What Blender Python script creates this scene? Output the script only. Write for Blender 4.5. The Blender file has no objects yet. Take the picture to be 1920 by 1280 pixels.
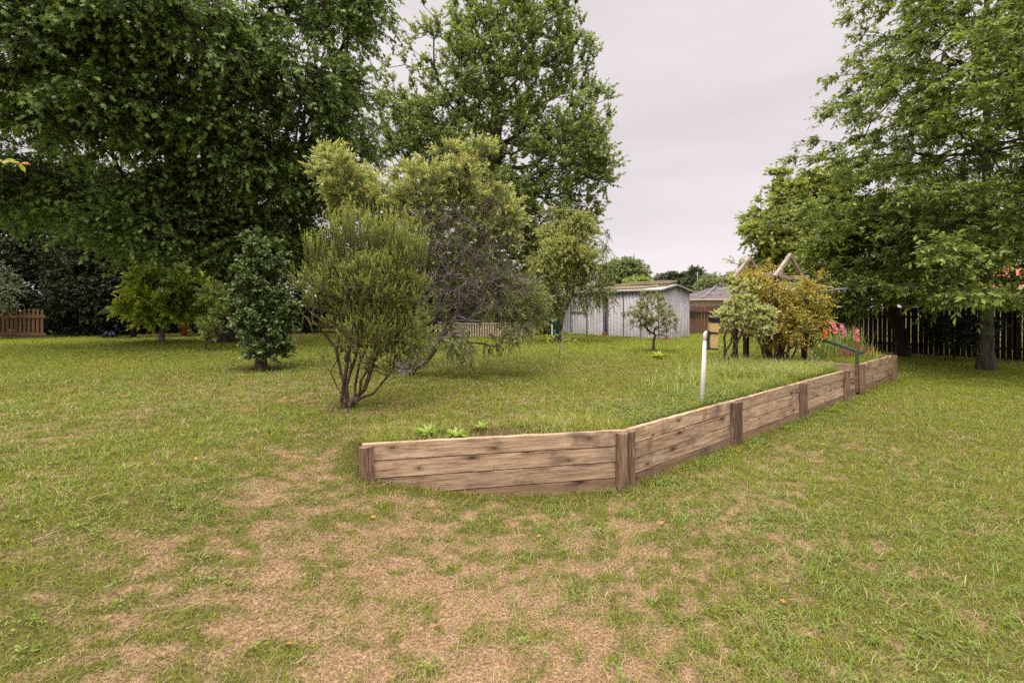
import bpy, bmesh, math, random
import numpy as np
from mathutils import Vector, Matrix
PI = math.pi
R = math.radians
col = bpy.context.scene.collection
F, HC, HOR = 907.0, 1.75, 575.0          # focal length in photo pixels, eye height, horizon row
U = np.array([0.755, 0.656]); V = np.array([-0.656, 0.755])   # the garden's two axes on the ground

def at(px, py, Y):
    return ((px - 960) / F * Y, Y, HC - (py - HOR) / F * Y)

# ------------------------------------------------------------------ noise
def vnoise(x, y, seed=0):
    xi = np.floor(x).astype(np.int64); yi = np.floor(y).astype(np.int64)
    xf = x - xi; yf = y - yi
    def h(a, b):
        n = (a * 374761393 + b * 668265263 + seed * 974634777) & 0xffffffff
        n = ((n ^ (n >> 13)) * 1274126177) & 0xffffffff
        return ((n ^ (n >> 16)) & 0xffff) / 65535.0
    u = xf * xf * (3 - 2 * xf); v = yf * yf * (3 - 2 * yf)
    return (h(xi, yi) * (1 - u) + h(xi + 1, yi) * u) * (1 - v) + (h(xi, yi + 1) * (1 - u) + h(xi + 1, yi + 1) * u) * v
def fbm(x, y, seed=0, o=4):
    s = 0; a = .5; t = 0
    for i in range(o):
        s = s + a * vnoise(x * 2 ** i + 13.7 * i, y * 2 ** i - 7.1 * i, seed + i); t += a; a *= .55
    return s / t
def sst(a, b, x):
    t = np.clip((x - a) / (b - a), 0, 1); return t * t * (3 - 2 * t)

# ------------------------------------------------------------------ terrain
W0 = np.array([-1.30, 4.20]); W1 = np.array([1.08, 4.68]); W2 = np.array([2.82, 6.16])
W3 = np.array([4.57, 7.65]); W4 = np.array([6.20, 9.03]); W5 = np.array([6.98, 9.74]); W6 = np.array([9.02, 11.50])
WT = 0.565
def nrm(a): return a / np.linalg.norm(a)
BK = 0.03
N01 = nrm(np.array([-(W1 - W0)[1], (W1 - W0)[0]])); N14 = V
POLY = np.array([W0 + N01 * BK, W1 + nrm(N01 + N14) * BK, W4 + V * BK, W4 + V * 1.5 - U * .02, W5 + V * 1.5 + U * .03, W5 + V * BK + U * .03,
                 W6 + V * BK, W6 + V * 3.2, [9.5, 19.0], [12, 24], [24, 45], [-3.5, 45], [-3.6, 14.0], [-2.7, 8.0], [-1.62, 5.0], [-1.36, 4.4]])
def inside(x, y, poly=POLY):
    c = np.zeros(np.shape(x), bool); n = len(poly)
    for i in range(n):
        x1, y1 = poly[i]; x2, y2 = poly[(i + 1) % n]
        m = (y1 > y) != (y2 > y)
        xs = (x2 - x1) * (y - y1) / ((y2 - y1) if y2 != y1 else 1e-9) + x1
        c ^= m & (x < xs)
    return c
def near_poly(x, y, pts, closed=False):
    best = np.full(np.shape(x), 1e9); bx = np.zeros_like(best); by = np.zeros_like(best)
    n = len(pts)
    for i in range(n if closed else n - 1):
        a = pts[i]; b = pts[(i + 1) % n]; d = b - a
        t = np.clip(((x - a[0]) * d[0] + (y - a[1]) * d[1]) / (d @ d), 0, 1)
        qx = a[0] + t * d[0]; qy = a[1] + t * d[1]; dd = np.hypot(x - qx, y - qy)
        m = dd < best; best = np.where(m, dd, best); bx = np.where(m, qx, bx); by = np.where(m, qy, by)
    return best, bx, by
def hup(x, y):
    dwall, _, _ = near_poly(x, y, np.array([W0, W1, W4, W5, W6]))
    return 0.535 + .05 * (fbm(x * .35, y * .35, 5) - .5) * sst(0, 2, dwall) + .022 * (fbm(x * 1.7, y * 1.7, 9) - .5) - .02 * (1 - sst(0, .5, dwall))
def hlow(x, y):
    t = sst(0, 1, (0.3 - x + .35 * (y - 4.2)) / 3.1)
    s = (x - W0[0]) * N01[0] + (y - W0[1]) * N01[1]
    d, _, _ = near_poly(x, y, np.array([[-3.5, 14.0], [-2.7, 8.0], [-1.62, 5.0], [-1.36, 4.4]]))
    wb = sst(0, .45, s) * (1 - sst(0, .35 + .22 * np.clip(y - 4.2, 0, 9), d))
    d2, _, _ = near_poly(x, y, np.array([W6 + V * 2.5, [9.5, 19.0], [12, 24], [24, 45]]))
    wb2 = (1 - sst(0, 2.5, d2)) * sst(11, 14, y)
    w = t + (1 - t) * np.maximum(wb, wb2)
    return w * hup(x, y) + (1 - w) * (.012 * (fbm(x * 1.7, y * 1.7, 9) - .5) + .03 * (fbm(x * .4, y * .4, 15) - .5))
def ground(x, y):
    x = np.asarray(x, float); y = np.asarray(y, float)
    return np.where(inside(x, y), hup(x, y), hlow(x, y))
def gz(x, y): return float(ground(np.array([x]), np.array([y]))[0])

def dryness(x, y):
    """0 = lush green, 1 = bare dry thatch"""
    def g(cx, cy, rx, ry, ang=0):
        c, s = math.cos(ang), math.sin(ang); dx = x - cx; dy = y - cy
        return np.exp(-(((dx * c + dy * s) / rx) ** 2 + ((-dx * s + dy * c) / ry) ** 2))
    b = .80 * g(-.5, 2.9, 1.25, 1.1) + .5 * g(-1.5, 4.0, .8, .8) + .55 * g(-3.3, 6.6, 1.6, 1.3) + .5 * g(2.0, 4.4, .9, .45, .7) + .3 * g(1.4, 3.2, 1.3, .7) \
        + .35 * g(3.2, 5.3, 1.6, .45, .7) + .3 * g(.6, 9.5, 4, 2.0) + .3 * g(6.0, 7.6, 2.2, .6, .7) + .32 * g(.4, 2.3, 1.6, .5) + .3 * g(-5, 8, 3, 1.2) + .2 * g(-1.8, 2.5, .8, .7)
    b = b + .16 - .42 * sst(5.0, 8, y) - .28 * sst(1.0, 2.6, x)
    d, _, _ = near_poly(x, y, np.array([W0, W1, W4, W5, W6]))
    b = b - .8 * np.exp(-(d / .24) ** 2) - .35 * g(-2.9, 4.2, .8, 1.0) - .3 * g(-2.2, 2.4, .55, .5) - .15 * g(3.2, 3.0, 1.5, 1.2)
    n = fbm(x * 1.1, y * 1.1, 21) - .5
    n2 = fbm(x * 4.2, y * 4.2, 33) - .5
    n3 = fbm(x * 13, y * 13, 41, 3) - .5
    v = b * .55 + .02 + n * .45 + n2 * .8 + n3 * 2.0
    far = sst(14, 18, y)
    return np.clip(v * (1 - sst(8, 14, y) * .35) * (1 - far * .4), 0, 1)

# ------------------------------------------------------------------ materials
def lin(c):
    if isinstance(c, str):
        c = [int(c[i:i + 2], 16) / 255 for i in (0, 2, 4)]
        c = [v / 12.92 if v <= .04045 else ((v + .055) / 1.055) ** 2.4 for v in c]
    return (*c[:3], 1)
class Mat:
    def __init__(s, name):
        s.m = bpy.data.materials.new(name); s.m.use_nodes = True; s.t = s.m.node_tree; s.t.nodes.clear()
        s.out = s.n('ShaderNodeOutputMaterial')
    def n(s, k, **kw):
        nd = s.t.nodes.new(k)
        for a, b in kw.items(): setattr(nd, a, b)
        return nd
    def l(s, a, b): s.t.links.new(a, b)
    def ramp(s, fac, stops):
        r = s.n('ShaderNodeValToRGB'); e = r.color_ramp.elements
        while len(e) < len(stops): e.new(.5)
        for i, (p, c) in enumerate(stops): e[i].position = p; e[i].color = lin(c)
        s.l(fac, r.inputs[0]); return r.outputs[0]
    def mix(s, fac, a, b, mode='MIX'):
        m = s.n('ShaderNodeMix', data_type='RGBA', blend_type=mode)
        for sock, v in ((m.inputs[0], fac), (m.inputs[6], a), (m.inputs[7], b)):
            if isinstance(v, (int, float)): sock.default_value = v
            elif isinstance(v, (tuple, str, list)): sock.default_value = lin(v)
            else: s.l(v, sock)
        return m.outputs[2]
    def math(s, op, a, b=0.0, c=0.0):
        m = s.n('ShaderNodeMath', operation=op)
        for i, v in enumerate((a, b, c)):
            if isinstance(v, (int, float)): m.inputs[i].default_value = v
            else: s.l(v, m.inputs[i])
        return m.outputs[0]
    def coord(s, kind='Object', scale=(1, 1, 1), rnd=False):
        c = s.n('ShaderNodeTexCoord'); mp = s.n('ShaderNodeMapping'); mp.inputs['Scale'].default_value = scale
        src = c.outputs[kind]
        if rnd:
            oi = s.n('ShaderNodeObjectInfo'); vm = s.n('ShaderNodeVectorMath', operation='SCALE')
            cb = s.n('ShaderNodeCombineXYZ'); cb.inputs[0].default_value = 7.3; cb.inputs[1].default_value = 5.1; cb.inputs[2].default_value = 9.7
            s.l(cb.outputs[0], vm.inputs[0]); s.l(oi.outputs['Random'], vm.inputs['Scale'])
            ad = s.n('ShaderNodeVectorMath', operation='ADD'); s.l(src, ad.inputs[0]); s.l(vm.outputs[0], ad.inputs[1]); src = ad.outputs[0]
        s.l(src, mp.inputs[0]); return mp.outputs[0]
    def noise(s, vec, scale, detail=4, rough=.55, dist=0):
        n = s.n('ShaderNodeTexNoise'); n.inputs['Scale'].default_value = scale; n.inputs['Detail'].default_value = detail
        n.inputs['Roughness'].default_value = rough; n.inputs['Distortion'].default_value = dist
        s.l(vec, n.inputs['Vector']); return n.outputs['Fac']
    def attr(s, name):
        a = s.n('ShaderNodeAttribute'); a.attribute_name = name; return a.outputs['Fac']
    def bsdf(s, colr, rough=.8, metal=0, spec=.3, bump=None, bs=.3, bd=.01, tr=0, trc=None):
        p = s.n('ShaderNodeBsdfPrincipled')
        if isinstance(colr, (tuple, str)): p.inputs['Base Color'].default_value = lin(colr)
        else: s.l(colr, p.inputs['Base Color'])
        for nm, v in (('Roughness', rough), ('Metallic', metal), ('Specular IOR Level', spec)):
            if isinstance(v, (int, float)): p.inputs[nm].default_value = v
            else: s.l(v, p.inputs[nm])
        if bump is not None:
            b = s.n('ShaderNodeBump'); b.inputs['Strength'].default_value = bs; b.inputs['Distance'].default_value = bd
            s.l(bump, b.inputs['Height']); s.l(b.outputs[0], p.inputs['Normal'])
        o = p.outputs[0]
        if tr:
            t = s.n('ShaderNodeBsdfTranslucent')
            c2 = trc if trc is not None else colr
            if isinstance(c2, (tuple, str)): t.inputs[0].default_value = lin(c2)
            else: s.l(c2, t.inputs[0])
            mx = s.n('ShaderNodeMixShader'); mx.inputs[0].default_value = tr
            s.l(o, mx.inputs[1]); s.l(t.outputs[0], mx.inputs[2]); o = mx.outputs[0]
        s.l(o, s.out.inputs[0]); return s.m

def leaf_mat(name, c1, c2, ctip=None, tr=.3, rough=.5, tp=2.0, odd=None, oddn=.96):
    m = Mat(name); r = m.attr('rnd'); c = m.mix(r, c1, c2)
    if ctip is not None:
        t = m.math('POWER', m.attr('tip'), tp); c = m.mix(t, c, ctip)
    if odd is not None:
        g = m.math('GREATER_THAN', m.math('FRACT', m.math('MULTIPLY', r, 37.77)), oddn); c = m.mix(g, c, odd)
    tc = m.mix(.5, c, m.mix(1.0, c, (1.5, 1.7, .6), 'MULTIPLY'))
    return m.bsdf(c, rough, spec=.35, tr=tr, trc=tc)

def bark_mat(name, c1, c2, sc=14, c3=None):
    m = Mat(name); v = m.coord('Object', (1, 1, .28)); n = m.noise(v, sc, 6, .65, .4)
    c = m.ramp(n, [(.35, c1), (.62, c2)])
    if c3: c = m.mix(m.ramp(m.noise(m.coord('Object'), 3.2, 3), [(.5, (0, 0, 0)), (.62, (1, 1, 1))]), c, c3)
    return m.bsdf(c, .9, spec=.15, bump=n, bs=.8, bd=.03)

def wood_mat(name, stops, knots=True, stain=.5, grey=None):
    m = Mat(name); v = m.coord('Object', (1, 1, 1), True)
    mp = m.n('ShaderNodeMapping'); mp.inputs['Scale'].default_value = (1.3, 16, 16); m.l(v, mp.inputs[0])
    vv = mp.outputs[0]
    # wandering grain
    n1 = m.noise(vv, 1.6, 6, .6, 1.2)
    mp2 = m.n('ShaderNodeMapping'); mp2.inputs['Scale'].default_value = (2.2, 85, 85); m.l(v, mp2.inputs[0])
    n2 = m.noise(mp2.outputs[0], 1.6, 4, .6, .4)
    mpc = m.n('ShaderNodeMapping'); mpc.inputs['Scale'].default_value = (.9, 26, 26); m.l(v, mpc.inputs[0])
    nc = m.noise(mpc.outputs[0], 1.5, 3, .5, .5); crk = m.ramp(m.math('ABSOLUTE', m.math('SUBTRACT', nc, .5)), [(.0, (1, 1, 1)), (.006, (.8, .8, .8)), (.014, (0, 0, 0))])
    gate = m.ramp(m.noise(v, 3.1, 2), [(.5, (0, 0, 0)), (.6, (1, 1, 1))])
    f = m.math('ADD', m.math('MULTIPLY', n1, .5), m.math('MULTIPLY', n2, .5))
    c = m.ramp(f, stops)
    if knots:
        sp_ = m.n('ShaderNodeSeparateXYZ'); m.l(v, sp_.inputs[0]); cb_ = m.n('ShaderNodeCombineXYZ')
        m.l(m.math('MULTIPLY', sp_.outputs[0], 2.3), cb_.inputs[0]); m.l(m.math('MULTIPLY', sp_.outputs[2], 5.2), cb_.inputs[1])
        vo = m.n('ShaderNodeTexVoronoi', voronoi_dimensions='2D'); vo.inputs['Scale'].default_value = 1.0; m.l(cb_.outputs[0], vo.inputs['Vector'])
        sc_ = m.n('ShaderNodeSeparateColor'); m.l(vo.outputs['Color'], sc_.inputs[0])
        big = m.math('MULTIPLY', m.math('GREATER_THAN', sc_.outputs[0], .38), m.math('ADD', .55, sc_.outputs[1]))
        dd_ = m.math('DIVIDE', m.math('ADD', vo.outputs['Distance'], m.math('MULTIPLY', m.math('SUBTRACT', n1, .5), .10)), m.math('ADD', big, .001))
        k = m.ramp(dd_, [(.04, (1, 1, 1)), (.075, (.40, .40, .40)), (.10, (.62, .62, .62)), (.12, (.25, .25, .25)), (.24, (0, 0, 0))])
        kk = m.math('MULTIPLY', k, .85)
        c = m.mix(kk, c, '3a2416')
    oi_ = m.n('ShaderNodeObjectInfo'); c = m.mix(1.0, c, m.ramp(oi_.outputs['Random'], [(0, (.80, .78, .76)), (.5, (1, .98, .95)), (1, (1.08, 1.05, 1.0))]), 'MULTIPLY')
    c = m.mix(m.math('MULTIPLY', m.math('MULTIPLY', crk, gate), .75), c, '2c211a')
    st = m.ramp(m.noise(v, 2.3, 4, .65), [(.52, (0, 0, 0)), (.70, (1, 1, 1))])
    c = m.mix(m.math('MULTIPLY', st, stain), c, grey or '4d4642')
    return m.bsdf(c, .85, spec=.2, bump=f, bs=.5, bd=.006)

def plain_mat(name, c1, c2=None, rough=.7, metal=0, sc=6, spec=.3, bs=0):
    m = Mat(name)
    n = m.noise(m.coord('Object'), sc, 5, .6)
    c = m.ramp(n, [(.35, c1), (.65, c2 or c1)])
    return m.bsdf(c, rough, metal, spec, bump=n if bs else None, bs=bs)

M = {}
# ------------------------------------------------------------------ object helpers
def tag(o, label=None, cat=None, group=None, kind=None):
    if label: o['label'] = label
    if cat: o['category'] = cat
    if group: o['group'] = group
    if kind: o['kind'] = kind
    return o
def empty(name, loc, label=None, cat=None, group=None):
    o = bpy.data.objects.new(name, None); col.objects.link(o); o.location = loc; o.empty_display_size = .1
    return tag(o, label, cat, group)
def wloc(p):
    v = Vector((0, 0, 0))
    while p is not None: v += p.location; p = p.parent
    return v
def link(name, me, mat, parent=None, loc=(0, 0, 0), rot=(0, 0, 0), world=True):
    o = bpy.data.objects.new(name, me); col.objects.link(o)
    if mat is not None:
        me.materials.clear(); me.materials.append(mat)
    o.rotation_euler = rot
    if parent is not None:
        o.parent = parent
        o.location = Vector(loc) - wloc(parent) if world else Vector(loc)
    else: o.location = loc
    return o
def mesh_np(name, verts, faces_flat, face_len, attrs=None, smooth=False):
    me = bpy.data.meshes.new(name)
    nv = len(verts); nf = len(face_len) if hasattr(face_len, '__len__') else len(faces_flat) // face_len
    tot = np.asarray(face_len, np.int32) if hasattr(face_len, '__len__') else np.full(nf, face_len, np.int32)
    me.vertices.add(nv); me.vertices.foreach_set('co', np.ascontiguousarray(verts, np.float32).ravel())
    me.loops.add(len(faces_flat)); me.loops.foreach_set('vertex_index', np.asarray(faces_flat, np.int32))
    me.polygons.add(nf)
    st = np.zeros(nf, np.int32); st[1:] = np.cumsum(tot)[:-1]
    me.polygons.foreach_set('loop_start', st); me.polygons.foreach_set('loop_total', tot)
    if smooth: me.polygons.foreach_set('use_smooth', np.ones(nf, bool))
    me.update(calc_edges=True)
    for k, a in (attrs or {}).items():
        at_ = me.attributes.new(k, 'FLOAT', 'POINT'); at_.data.foreach_set('value', np.asarray(a, np.float32))
    return me
class MB:
    """collects boxes, prisms and tubes into one mesh"""
    def __init__(s): s.bm = bmesh.new()
    def box(s, c, size, rotz=0, rx=0, ry=0, bev=0):
        t = bmesh.new(); bmesh.ops.create_cube(t, size=1)
        bmesh.ops.scale(t, vec=size, verts=t.verts)
        if bev: bmesh.ops.bevel(t, geom=t.edges[:], offset=bev, segments=1, affect='EDGES')
        mt = Matrix.Translation(c) @ Matrix.Rotation(rotz, 4, 'Z') @ Matrix.Rotation(ry, 4, 'Y') @ Matrix.Rotation(rx, 4, 'X')
        bmesh.ops.transform(t, matrix=mt, verts=t.verts); s.add(t); return s
    def add(s, t):
        me = bpy.data.meshes.new('t'); t.to_mesh(me); t.free(); s.bm.from_mesh(me); bpy.data.meshes.remove(me)
    def bar(s, a, b, w, h, bev=0):
        a = Vector(a); b = Vector(b); d = b - a
        t = bmesh.new(); bmesh.ops.create_cube(t, size=1); bmesh.ops.scale(t, vec=(d.length, w, h), verts=t.verts)
        if bev: bmesh.ops.bevel(t, geom=t.edges[:], offset=bev, segments=1, affect='EDGES')
        q = d.to_track_quat('X', 'Z'); bmesh.ops.transform(t, matrix=Matrix.Translation((a + b) / 2) @ q.to_matrix().to_4x4(), verts=t.verts)
        s.add(t); return s
    def tube(s, pts, radii, n=10, caps=True):
        pts = [Vector(p) for p in pts]; rings = []
        if not hasattr(radii, '__len__'): radii = [radii] * len(pts)
        for i, p in enumerate(pts):
            d = (pts[min(i + 1, len(pts) - 1)] - pts[max(i - 1, 0)]).normalized()
            x = d.orthogonal().normalized() if i == 0 else (px_ - d * px_.dot(d)).normalized()
            px_ = x; y = d.cross(x)
            rings.append([s.bm.verts.new(p + (x * math.cos(2 * PI * k / n) + y * math.sin(2 * PI * k / n)) * radii[i]) for k in range(n)])
        for a, b in zip(rings, rings[1:]):
            for k in range(n): s.bm.faces.new((a[k], a[(k + 1) % n], b[(k + 1) % n], b[k])).smooth = True
        if caps:
            s.bm.faces.new(rings[0][::-1]); s.bm.faces.new(rings[-1])
        return s
    def poly(s, pts, thick=None, axis=(0, 0, 1)):
        vs = [s.bm.verts.new(p) for p in pts]; f = s.bm.faces.new(vs)
        if thick:
            r = bmesh.ops.extrude_face_region(s.bm, geom=[f]); vv = [g for g in r['geom'] if isinstance(g, bmesh.types.BMVert)]
            bmesh.ops.translate(s.bm, verts=vv, vec=Vector(axis) * thick)
        return s
    def build(s, name, mat, parent=None, origin=None):
        org = Vector(origin) if origin is not None else (wloc(parent) if parent else Vector((0, 0, 0)))
        bmesh.ops.translate(s.bm, verts=s.bm.verts, vec=-org)
        bmesh.ops.recalc_face_normals(s.bm, faces=s.bm.faces)
        me = bpy.data.meshes.new(name); s.bm.to_mesh(me); s.bm.free()
        return link(name, me, mat, parent, org)

# ------------------------------------------------------------------ plants
def unit(a): return a / np.maximum(np.linalg.norm(a, axis=-1, keepdims=True), 1e-9)
def T(pts, faces): return np.array(pts, float), faces
LEAF = {
 'dia': T([(0, 0, 0), (-.5, .45, .06), (0, 1, -.05), (.5, .45, .06)], [(0, 1, 2), (0, 2, 3)]),
 'flat': T([(0, 0, 0), (-.5, .4, 0), (0, 1, 0), (.5, .4, 0)], [(0, 1, 2, 3)]),
 'tri': T([(-.5, 0, 0), (.5, 0, 0), (0, 1, 0)], [(0, 1, 2)]),
 'oval': T([(0, 0, 0), (-.42, .25, .08), (-.46, .6, .06), (0, 1, -.12), (.46, .6, .06), (.42, .25, .08), (0, .45, -.02)],
           [(0, 1, 2, 6), (6, 2, 3), (0, 6, 4, 5), (6, 3, 4)]),
 'lobe': T([(0, 0, 0), (-.12, .2, 0), (-.5, .3, .07), (-.18, .45, 0), (-.55, .72, .05), (-.14, .72, 0), (0, 1.05, -.08), (.14, .72, 0), (.55, .72, .05), (.18, .45, 0), (.5, .3, .07), (.12, .2, 0)],
           [(0, 1, 3, 9, 11), (1, 2, 3), (11, 9, 10), (3, 4, 5), (9, 7, 8), (3, 5, 7, 9), (5, 6, 7)]),
 'palm': T([(0, 0, 0), (-.45, .1, .05), (-.2, .35, 0), (-.5, .75, .0), (-.12, .6, .02), (0, 1, -.1), (.12, .6, .02), (.5, .75, 0), (.2, .35, 0), (.45, .1, .05)],
           [(0, 1, 2), (0, 2, 8), (0, 8, 9), (2, 3, 4), (8, 6, 7), (2, 4, 6, 8), (4, 5, 6)]),
 'blade': T([(-.5, 0, 0), (.5, 0, 0), (.4, .5, .06), (-.4, .5, .06), (0, 1, -.1)], [(0, 1, 2, 3), (3, 2, 4)]),
}
def leaf_mesh(name, P, D, Nh, L, W, tpl, rnd, tip, org):
    tv, tf = LEAF[tpl]; n = len(P); k = len(tv)
    D = unit(D); X = unit(np.cross(D, Nh)); Z = np.cross(X, D)
    co = P[:, None, :] + X[:, None, :] * (tv[None, :, 0, None] * W[:, None, None]) + D[:, None, :] * (tv[None, :, 1, None] * L[:, None, None]) + Z[:, None, :] * (tv[None, :, 2, None] * L[:, None, None])
    co = co.reshape(-1, 3) - np.array(org)
    flat = np.concatenate([np.array(f) for f in tf]); fl = np.array([len(f) for f in tf])
    idx = (flat[None, :] + (np.arange(n) * k)[:, None]).ravel()
    return mesh_np(name, co, idx, np.tile(fl, n), {'rnd': np.repeat(rnd, k), 'tip': np.repeat(tip, k)})

def seg_mesh(name, A, B, ra, rb, TA, TB, sides, org):
    """many tapered tubes at once; TA/TB are the ring directions"""
    n = len(A)
    def ring(Pc, Tn, r):
        Tn = unit(Tn); ref = np.where(np.abs(Tn[:, :1]) > .9, np.array([[0, 1, 0.]]), np.array([[1., 0, 0]]))
        x = unit(ref - Tn * (ref * Tn).sum(1, keepdims=True)); y = np.cross(Tn, x)
        a = np.arange(sides) * 2 * PI / sides
        return Pc[:, None, :] + (x[:, None, :] * np.cos(a)[None, :, None] + y[:, None, :] * np.sin(a)[None, :, None]) * r[:, None, None]
    co = np.concatenate([ring(A, TA, ra), ring(B, TB, rb)], axis=1).reshape(-1, 3) - np.array(org)
    k = np.arange(sides); q = np.stack([k, (k + 1) % sides, (k + 1) % sides + sides, k + sides], 1).ravel()
    idx = (q[None, :] + (np.arange(n) * 2 * sides)[:, None]).ravel()
    return co, idx
def skeleton(trunk, att, rng, c=.45, step=.35, curve=.25, wob=.05, r0=.2, rtip=.006, sag=0.0, pexp=2.3, ttap=.72, stems=None):
    pos = [np.array(p, float) for p in trunk]; par = [-1] + list(range(len(trunk) - 1))
    P = np.zeros((40000, 3)); PL = np.zeros(40000); n = len(pos)
    P[:n] = pos
    for i in range(1, n): PL[i] = PL[i - 1] + np.linalg.norm(P[i] - P[i - 1])
    first = max(1, int(n * .35)) if n > 2 else 0
    for stm in (stems or []):
        prev = 0
        for q in stm:
            P[n] = q; par.append(prev); PL[n] = PL[prev] + np.linalg.norm(P[n] - P[prev]); prev = n; n += 1
    lo = first
    ends = []
    order = np.argsort(np.linalg.norm(att - P[len(trunk) - 1], axis=1))
    endof = {}
    for ai in order:
        a = att[ai]
        d = np.linalg.norm(P[lo:n] - a, axis=1); cost = d + c * PL[lo:n]
        j = lo + int(np.argmin(cost)); dist = np.linalg.norm(a - P[j])
        k = max(1, int(math.ceil(dist / step))); pj = par[j]
        pd = unit(P[j] - P[pj]) if pj >= 0 else np.array([0, 0, 1.])
        p0 = P[j].copy(); mid = p0 + pd * dist * curve * 1.2; prev = j
        for q in range(1, k + 1):
            t = q / k; b = (1 - t) ** 2 * p0 + 2 * (1 - t) * t * (mid * .6 + (p0 + a) / 2 * .4) + t * t * a
            if q < k: b = b + rng.normal(0, wob * step, 3) - np.array([0, 0, sag * math.sin(PI * t) * dist])
            if n >= 39999: break
            P[n] = b; par.append(prev); PL[n] = PL[prev] + np.linalg.norm(b - P[prev]); prev = n; n += 1
        endof[ai] = prev
    P = P[:n]; par = np.array(par[:n])
    cnt = np.zeros(n)
    for e in endof.values(): cnt[e] += 1
    for i in range(n - 1, 0, -1): cnt[par[i]] += cnt[i]
    cnt = np.maximum(cnt, 1)
    r = rtip * cnt ** (1 / pexp); sc = r0 / r[0]
    r = rtip * (r / rtip) ** (math.log(r0 / rtip) / max(math.log(r[0] / rtip), .1)) if sc > 0 else r
    r[:len(trunk)] = np.maximum(r[:len(trunk)], r0 * np.linspace(1, ttap, len(trunk))) if ttap > .5 else r0 * np.linspace(1, ttap, len(trunk))
    return P, par, r
def skel_mesh(name, P, par, r, org, sides=7, flare=1.35, extra=None):
    n = len(P); i = np.arange(1, n); p = par[1:]
    d = P[i] - P[p]
    # main child of each node = thickest
    main = np.full(n, -1); best = np.zeros(n)
    for a in i:
        if r[a] > best[par[a]]: best[par[a]] = r[a]; main[par[a]] = a
    inc = np.zeros((n, 3)); inc[1:] = unit(d); inc[0] = inc[1]
    tan = inc.copy(); hm = main >= 0; tan[hm] = unit(inc[hm] + inc[main[hm]])
    ismain = main[p] == i
    TA = np.where(ismain[:, None], tan[p], unit(d)); TB = tan[i]
    ra = np.where(ismain, r[p], np.minimum(r[p], r[i] * 1.3)); rb = r[i].copy()
    if flare: 
        zz = P[:, 2] - P[0, 2]; fl = 1 + (flare - 1) * np.exp(-zz / (r[0] * 1.2)); ra = ra * fl[p]; rb = rb * fl[i]
    co, idx = seg_mesh(name, P[p], P[i], ra, rb, TA, TB, sides, org)
    if extra is not None:
        A, B, a_, b_ = extra
        dd = B - A; co2, idx2 = seg_mesh(name, A, B, a_, b_, dd, dd, 3, org)
        idx = np.concatenate([idx, idx2 + len(co)]); co = np.concatenate([co, co2])
    return mesh_np(name, co, idx, 4, smooth=True)
def sprays(att, outw, rng, m=6, lt=.6, wo=1., wu=.3, wr=.8, flat=1., droop=.2, nl=14, s0=.15, L=.1, Lv=.3, W=.05, splay=1.0, ldroop=.2, nr=.5, up=(0, 0, 1)):
    n = len(att); A = np.repeat(att, m, 0); O = np.repeat(outw, m, 0)
    D = O * wo + np.array(up) * wu + unit(rng.normal(size=(n * m, 3))) * wr; D[:, 2] *= flat; D = unit(D)
    ln = lt * rng.uniform(.55, 1.25, n * m)
    def pt(s): return A + D * (ln * s)[:, None] - np.array([0, 0, 1.]) * (droop * ln * s * s)[:, None]
    h = pt(np.full(n * m, .5)); e = pt(np.full(n * m, 1.))
    tw = (np.concatenate([A, h]), np.concatenate([h, e]))
    s = rng.uniform(s0, 1.02, (n * m, nl)) ; Dn = np.repeat(D, nl, 0); lnn = np.repeat(ln, nl); sf = s.ravel()
    P = np.repeat(A, nl, 0) + Dn * (lnn * sf)[:, None] - np.array([0, 0, 1.]) * (droop * lnn * sf * sf)[:, None]
    tan = unit(Dn - np.array([0, 0, 1.]) * (2 * droop * sf)[:, None])
    perp = unit(np.cross(tan, unit(rng.normal(size=P.shape))))
    if flat < .7: perp[:, 2] *= .45; perp = unit(perp)
    sp = splay * rng.uniform(.7, 1.2, len(P))
    sp = sp * np.where(sf > .93, .3, 1)
    ax = tan * np.cos(sp)[:, None] + perp * np.sin(sp)[:, None]; ax[:, 2] -= ldroop * rng.uniform(.3, 1.5, len(P)); ax = unit(ax)
    Nh = unit(np.array([0, 0, 1.]) + rng.normal(0, nr, P.shape))
    Lr = L * rng.uniform(1 - Lv, 1 + Lv, len(P))
    rnd = np.clip(np.repeat(rng.uniform(0, 1, n), m * nl) * .55 + rng.uniform(0, 1, len(P)) * .45, 0, 1)
    return tw, (P, ax, Nh, Lr, Lr * W / L, rnd, np.clip(sf, 0, 1)), e, D
def blob_points(blobs, rng, shell=.45, zcut=None):
    A = []; O = []
    for (x, y, z, rx, ry, rz, n) in blobs:
        d = unit(rng.normal(size=(n, 3))); rad = rng.uniform(shell ** 3, 1, n) ** (1 / 3)
        rad *= 1 + .18 * (rng.uniform(size=n) - .5) * 2
        p = np.array([x, y, z]) + d * rad[:, None] * np.array([rx, ry, rz]); A.append(p)
        O.append(unit(d / np.array([rx, ry, rz]) * min(rx, rz)))
    return np.concatenate(A), np.concatenate(O)
def px_blob(px, py, Y, rx, rz, ry, n):
    x, y, z = at(px, py, Y); return (x, y, z, rx * Y / F, ry, rz * Y / F, n)

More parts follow.
